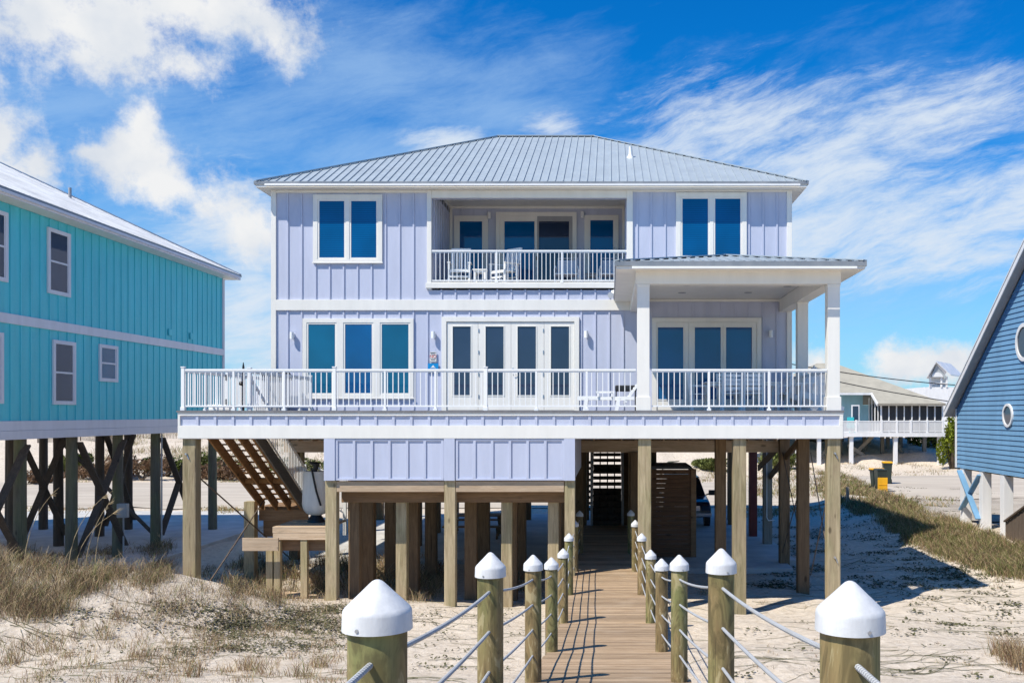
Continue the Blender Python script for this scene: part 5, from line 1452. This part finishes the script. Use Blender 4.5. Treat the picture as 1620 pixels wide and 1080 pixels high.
def sandfence(name, pts, lab, hgt=1.1):
    t_ = thing(name, (pts[0][0], pts[0][1], H(*pts[0])), lab, 'fence', 'slatted sand fences on the far dunes')
    m_ = MB(); pp_ = MB()
    for (xa, ya), (xb_, yb_) in zip(pts, pts[1:]):
        L = math.hypot(xb_ - xa, yb_ - ya); n = int(L / .13)
        for i_ in range(n):
            s_ = i_ / n; x = xa + (xb_ - xa) * s_; y = ya + (yb_ - ya) * s_; z = H(x, y)
            m_.box(x - .02, x + .02, y - .006, y + .006, z - .05, z + hgt * random.uniform(.92, 1.04))
        for i_ in range(int(L / 2.4) + 1):
            s_ = i_ * 2.4 / L; x = xa + (xb_ - xa) * s_; y = ya + (yb_ - ya) * s_; z = H(x, y)
            pp_.cbox(x, y, z - .2, z + hgt + .15, .08, .08)
    m_.build('slat', 'fence_wood', t_); pp_.build('fence_post', 'fence_wood', t_)
sandfence('sand_fence', [(X(60, 84), 84), (X(155, 82), 82), (X(180, 80), 80)], 'slatted sand fence seen between the teal house pilings')
sandfence('sand_fence', [(X(200, 84), 84), (X(300, 88), 88)], 'slatted sand fence right of the teal house meter box')
tb = thing('timber_offcut', (X(508, 23.5), 23.5, H(X(508, 23.5), 23.5)), 'short pale timber block half buried in grass by the left front piling', 'timber')
x_, y_ = X(500, 23), 23.0
MB().bar((X(445, y_), y_, H(X(445, y_), y_) + .1), (X(503, y_), y_ - .3, H(X(503, y_), y_) + .06), .3, .18).build('block', 'raw_wood', tb, bevel=.02)
stk = MB().cbox(X(1341, 44), 44, H(X(1341, 44), 44) - .2, H(X(1341, 44), 44) + .75, .12, .12).build('marker_stake', 'tan_wood')
tag(stk, 'short wooden stake in the grass left of the bins', 'stake')

# ------------------------------------------------------------------ vegetation
def blades(name, tufts, mats, wts, label, cat, kind='stuff'):
    """tufts: list of (x,y,radius,count,height,lean)"""
    V_ = []; F_ = []; MI = []
    for (x, y, rad, cnt, hgt, lean) in tufts:
        z0 = H(x, y)
        for _ in range(cnt):
            a = random.uniform(0, 6.283); r = rad * math.sqrt(random.random()) * (1.5 if random.random() < .3 else 1)
            bx, by = x + r * math.cos(a), y + r * math.sin(a); bz = H(bx, by) - .02
            d = random.uniform(0, 6.283); h = hgt * random.uniform(.3, 1.15); ln_ = h * lean * random.uniform(.3, 1.3)
            w_ = random.uniform(.002, .0052) * (1 if y < 25 else 1.7) * (1 if y < 40 else 2)
            px_, py_ = -math.sin(d) * w_, math.cos(d) * w_
            # face roughly towards the walk
            mx, my = bx + math.cos(d) * ln_ * .35, by + math.sin(d) * ln_ * .35
            tx, ty = bx + math.cos(d) * ln_, by + math.sin(d) * ln_
            o_ = len(V_)
            ppx, ppy = w_ * random.uniform(.5, 1), w_ * random.uniform(-.6, .6)
            V_ += [(bx - ppx, by - ppy, bz), (bx + ppx, by + ppy, bz), (mx + ppx * .8, my + ppy * .8, bz + h * .6), (mx - ppx * .8, my - ppy * .8, bz + h * .6), (tx, ty, bz + h * (1 - .25 * lean * random.random()))]
            F_ += [(o_, o_ + 1, o_ + 2, o_ + 3), (o_ + 3, o_ + 2, o_ + 4)]
            mi = random.choices(range(len(mats)), wts)[0]; MI += [mi, mi]
    me = bpy.data.meshes.new(name); me.from_pydata(V_, [], F_)
    for mm in mats: me.materials.append(MATS[mm])
    me.polygons.foreach_set('material_index', MI); me.update()
    ob = bpy.data.objects.new(name, me); COL.objects.link(ob)
    return tag(ob, label, cat, kind=kind)
def atpx(px, py):
    """ground point seen at a photo pixel"""
    lo = 8.0
    D = 9.0
    while D < 120:
        if Z(py, D) <= H(X(px, D), D): return X(px, D), D
        D += .1
    return X(px, D), D
def field(n, pxr, pyr, dens=None):
    out = []
    for _ in range(n * 4):
        px, py = random.uniform(*pxr), random.uniform(*pyr)
        if dens and random.random() > dens(px, py): continue
        out.append(atpx(px, py))
        if len(out) >= n: break
    return out
T = []
def mound(px, py):
    edge = 985 - abs(px - 60) * .33
    v = 1 if 850 < py < edge else 0
    return v * (.12 + .88 * (noise.noise(Vector((px * .022, py * .05, 0))) > -.05))
for x, y in field(400, (-30, 265), (868, 1000), mound): T.append((x, y, .26, 44, random.uniform(.12, .55), .85))
for x, y in field(230, (370, 700), (885, 958), lambda a, b: .9 if b < 950 - (a - 370) * .03 else .2): 
    if abs(x) > 1.4: T.append((x, y, .22, 52, random.uniform(.2, .5), .8))
for x, y in field(60, (230, 380), (900, 970)): T.append((x, y, .2, 30, random.uniform(.15, .35), .9))
for px, py, h in ((660, 925, .55), (690, 930, .5), (560, 915, .6), (600, 925, .55), (470, 915, .5), (430, 905, .5), (815, 930, .5), (830, 935, .4), (545, 900, .7), (650, 905, .5)):
    x, y = atpx(px, py); T.append((x, y, .25, 90, h, .9))
blades('dune_grass', T, ['straw', 'brown_grass', 'green_grass', 'twig'], [.36, .30, .16, .18], 'dry tangled dune grass around the left mound and front pilings', 'grass')
T = []
for x, y in field(170, (210, 600), (915, 1010)): T.append((x, y, .3, 34, random.uniform(.06, .2), 1.1))
for x, y in field(190, (-20, 560), (950, 1085), lambda a, b: .35 + .5 * (b > 1010)):
    T.append((x, y, .16, 30, random.uniform(.1, .3), .9))
for px, py, h in ((165, 1010, .45), (85, 1030, .4), (190, 980, .35), (335, 1020, .28), (300, 1070, .4), (480, 1070, .35), (510, 1055, .3), (390, 1060, .35), (220, 1040, .3), (20, 1050, .4)):
    x, y = atpx(px, py); T.append((x, y, .16, 90, h, .8))
for px, py, h in ((1605, 1045, .5), (1620, 1060, .55), (1590, 1035, .4), (1640, 1050, .5)):
    x, y = atpx(px, py); T.append((x, y, .24, 260, h, .6))
for x, y in field(90, (1130, 1620), (930, 1080)): T.append((x, y, .07, 9, random.uniform(.05, .13), 1.0))
x, y = atpx(1115, 940); T.append((x, y, .2, 60, .4, .9))
blades('grass_tuft', T, ['straw', 'brown_grass', 'green_grass'], [.38, .50, .12], 'sparse dry tufts scattered over the pale foreground sand', 'grass')
T = []
def bank(px, py):
    top = 748 + (px - 1320) * .42; low = 790 + (px - 1320) * .55 - max(0, px - 1480) * .25
    if not (top - 2 < py < low + 8 * noise.noise(Vector((px * .03, 0, 1))) * 2): return 0
    return 1 if noise.noise(Vector((px * .02, py * .05, 4))) > -.3 else .25
for x, y in field(1500, (1300, 1640), (745, 930), bank):
    T.append((x, y, .28, 34, random.uniform(.2, .42), .8))
for x, y in field(160, (1190, 1330), (755, 790)): T.append((x, y, .3, 20, random.uniform(.2, .4), .7))
for x, y in field(70, (1440, 1600), (870, 930)): T.append((x, y, .2, 16, random.uniform(.06, .14), 1.0))
blades('bank_grass', T, ['straw', 'brown_grass', 'green_grass', 'twig'], [.26, .24, .38, .12], 'green and brown grass covering the bank between the beach house and the blue house', 'grass')
# creeping plants and debris on the sand
def creepers(name, spots, mat, label, size=.03, runners=()):
    V_ = []; F_ = []
    for (x, y, L) in runners:
        a = random.uniform(-.5, .5) + (math.pi if random.random() < .5 else 0); o_ = None
        for i_ in range(int(L / .07)):
            z = H(x, y) + .012; wdt = .0045 + .003 * random.random()
            V_ += [(x, y - wdt, z), (x, y + wdt, z + .004)]; n_ = len(V_)
            if o_ is not None: F_.append((o_, o_ + 1, n_ - 1, n_ - 2))
            o_ = n_ - 2; a += random.gauss(0, .16); x += math.cos(a) * .07; y += math.sin(a) * .07
    for (x, y, n_, rad) in spots:
        for _ in range(n_):
            a = random.uniform(0, 6.283); r = rad * random.random() ** .6
            bx, by = x + r * math.cos(a) * 1.5, y + r * math.sin(a); bz = H(bx, by) + random.uniform(.005, .05)
            s_ = size * random.uniform(.5, 1.3); o_ = len(V_); d = random.uniform(0, 6.283); t1 = random.uniform(-.5, .5); t2 = random.uniform(-.5, .5)
            for k_ in range(4):
                aa = d + k_ * 1.571; rr = s_ * (1 if k_ % 2 else .55)
                dx_, dy_ = math.cos(aa) * rr, math.sin(aa) * rr
                V_.append((bx + dx_, by + dy_, bz + dx_ * t1 + dy_ * t2))
            F_.append((o_, o_ + 1, o_ + 2, o_ + 3))
    me = bpy.data.meshes.new(name); me.from_pydata(V_, [], F_); me.materials.append(MATS[mat]); me.update()
    ob = bpy.data.objects.new(name, me); COL.objects.link(ob)
    return tag(ob, label, 'plants', kind='stuff')
S = []
for x, y in field(120, (270, 560), (960, 1045), lambda a, b: .3 + .7 * (a > 330) * (b < 1030)): S.append((x, y, random.randint(20, 80), .28))
for x, y in field(35, (650, 830), (960, 1060)): S.append((x, y, random.randint(4, 18), .22))
for x, y in field(60, (60, 330), (960, 1080)): S.append((x, y, random.randint(3, 16), .22))
creepers('creeping_plants', S, 'creeper', 'small leafy creepers spread over the sand left of the boardwalk', .032, [(x, y, random.uniform(.5, 2.2)) for x, y in field(110, (0, 830), (955, 1080)) if abs(x) > 1.6])
S = []
for x, y in field(130, (1200, 1560), (770, 930)): S.append((x, y, random.randint(25, 90), .38))
for x, y in field(60, (1420, 1610), (880, 1010)): S.append((x, y, random.randint(10, 40), .22))
for x, y in field(40, (1180, 1620), (950, 1080)): S.append((x, y, random.randint(3, 14), .2))
creepers('creeping_plants', S, 'creeper', 'low dark creepers on the shaded sand right of the beach house', .045, [(x, y, random.uniform(.6, 3.0)) for x, y in field(190, (1120, 1620), (800, 1080)) if x > 1.6])
# tall sea oat stalks, each on its own
for k, (px, py, h, ln_, lab) in enumerate([(38, 905, 1.9, .7, 'tall pale grass stalk leaning right, leftmost on the mound'), (108, 910, 2.0, .9, 'tall arching grass stalk on the mound below the teal house'), (118, 915, 1.7, 1.0, 'arching straw coloured stalk close beside the tallest one'), (135, 912, 1.8, .6, 'straw coloured stalk leaning towards the meter box'), (150, 912, 1.6, .3, 'upright straw coloured stalk below the meter box'), (265, 905, 1.2, -.3, 'pale stalk leaning left at the right end of the mound'), (572, 925, 1.0, -.35, 'pale broken stalk crossing in front of the pool pilings'), (548, 930, .9, .55, 'pale bent stalk with a curled tip by the pool pilings')]):
    x, y = atpx(px, py); z = H(x, y)
    pts = [(x + ln_ * (t_ ** 2), y, z + h * (t_ - .18 * abs(ln_) * t_ ** 3)) for t_ in [i_ / 8 for i_ in range(9)]]
    mm = MB().tube(pts, [.011 - .009 * i_ / 8 for i_ in range(9)], 5)
    ex_ = pts[-1]
    for i_ in range(6): mm.tube([pts[7], (pts[7][0] + ln_ * .12 + random.uniform(-.03, .05), y + random.uniform(-.04, .04), pts[7][2] + random.uniform(-.02, .12))], [.008, .002], 4)
    tag(mm.build('grass_stalk', 'straw'), lab, 'grass stalk', 'tall grass stalks on the dune')

def shrub(name, x, y, rx, ry, h, mat, label, n=900, leaf=.09, cat='shrub', group=None, trunk=.5, stems=5):
    z0 = H(x, y)
    t_ = thing(name, (x, y, z0), label, cat, group)
    cl = [(random.gauss(0, .45), random.gauss(0, .45), random.uniform(.35, 1.0), random.uniform(.25, .5)) for _ in range(11)]
    V_ = []; F_ = []
    for _ in range(n):
        c_ = random.choice(cl)
        while True:
            v = Vector((random.gauss(0, 1), random.gauss(0, 1), random.gauss(0, 1)))
            if v.length > .2: break
        v.normalize(); v *= random.uniform(.55, 1.0) ** .5 * c_[3]
        p = Vector(((c_[0] * .9 + v.x) * rx, (c_[1] * .9 + v.y) * ry, max(.03, (c_[2] * .7 + v.z * .8) * h)))
        s_ = leaf * random.uniform(.5, 1.3); u = Vector((random.gauss(0, 1), random.gauss(0, 1), random.gauss(0, 1))).normalized(); w_ = u.cross(Vector((random.random(), random.random(), 1))).normalized()
        o_ = len(V_); V_ += [tuple(p - u * s_), tuple(p + w_ * s_ * .45), tuple(p + u * s_), tuple(p - w_ * s_ * .45)]; F_.append((o_, o_ + 1, o_ + 2, o_ + 3))
    me = bpy.data.meshes.new('foliage'); me.from_pydata(V_, [], F_); me.materials.append(MATS[mat]); me.update()
    ob = bpy.data.objects.new('foliage', me); COL.objects.link(ob); ob.parent = t_
    sm = MB()
    for _ in range(stems):
        c_ = random.choice(cl); sm.tube([(x, y, z0 - .1), (x + c_[0] * rx * .4, y + c_[1] * ry * .4, z0 + h * .3), (x + c_[0] * rx * .85, y + c_[1] * ry * .85, z0 + c_[2] * h * .65)], [.04 * h, .025 * h, .008 * h], 5)
    sm.build('stem', 'twig', t_)
    return t_
gp = 'shrubs on the far dunes'
shr = [(100, 742, 2.2, 1.6, 'green_grass', 'yellow green bush between the teal pilings'), (128, 735, 1.6, 1.4, 'shrub_leaf', 'spiky green bush right of the yellow green one'), (165, 748, 3.2, 1.3, 'brown_grass', 'low brown bush behind the teal cross braces'),
       (185, 745, 2.6, 1.3, 'straw', 'straw coloured bush behind the meter box piling'), (225, 748, 3.6, 1.7, 'brown_grass', 'wide dark brown bush left of the beach house corner piling'), (262, 745, 3.0, 1.5, 'shrub_leaf', 'green brown bush behind the conduit piling'), (325, 740, 3.2, 1.6, 'green_grass', 'bush behind the left stair top'),
       (345, 748, 3.0, 1.2, 'brown_grass', 'low bush behind the left stair'), (470, 745, 3.6, 1.5, 'green_grass', 'yellow grassy bush beyond the stair handrail'), (55, 755, 1.5, .9, 'brown_grass', 'small brown bush at the far left'), (1130, 735, 2.4, 1.0, 'green_grass', 'low green bush right of the driftwood'),
       (1235, 735, 3.0, 1.8, 'green_grass', 'green bush behind the right house pilings')]
for px, py, r, h, mt, lab in shr:
    x, y = atpx(px, py + 10); y = min(y, 74); x = X(px, y)
    shrub('dune_shrub', x, y, r * .62, 1.2, h, mt, lab, 2600, .12, group=gp)
x, y = atpx(1507, 741)
shrub('bright_shrub', X(1507, 66), 66, 1.15, 1.0, 4.3, 'bright_shrub', 'tall bright yellow green shrub between the screened house and the blue house', 3200, .12, stems=8)
for px, r, h, lab in ((1048, 6, 5.5, 'dark tree clump behind the slatted enclosure'), (1080, 5, 5, 'dark tree clump above the parked car'), (1112, 5, 4.5, 'dark tree clump right of the parked car'), (1010, 6, 5, 'dark tree clump hidden mostly by the rear stair wall'), (940, 6, 4.5, 'dark tree clump seen through the rear stairs')):
    y = 108 + random.uniform(-4, 4); x = X(px, y)
    shrub('scrub_tree', x, y, r * .6, 3, h, 'tree_dark', lab, 2600, .3, cat='tree', group='dark scrub trees behind the dunes', stems=6)
shrub('palmetto', X(1463, 74), 74, 1.6, 1.2, 2.0, 'shrub_leaf', 'green palmetto under the screened house', 900, .2)
# patches of ground cover by the far road and grass along its edges
T = []
for _ in range(420):
    px = random.choice([random.uniform(30, 160), random.uniform(1090, 1150), random.uniform(1340, 1500), random.uniform(330, 380), random.uniform(1180, 1300)])
    y = random.choice([random.uniform(41.5, 45), random.uniform(61, 68)]); x = X(px, y)
    if abs(y - 64) < 4 or x > 6 or x < -13: T.append((x, y, .5, 22, random.uniform(.08, .3), 1.0))
for _ in range(700):
    y = random.uniform(66, 100); px = random.uniform(150, 540); x = X(px, y)
    if noise.noise(Vector((x * .2, y * .2, 7))) > -.05: T.append((x, y, .6, 22, random.uniform(.3, .6), .8))
blades('roadside_grass', T, ['straw', 'brown_grass', 'green_grass'], [.4, .25, .35], 'thin grass along the road and over the far dunes', 'grass')
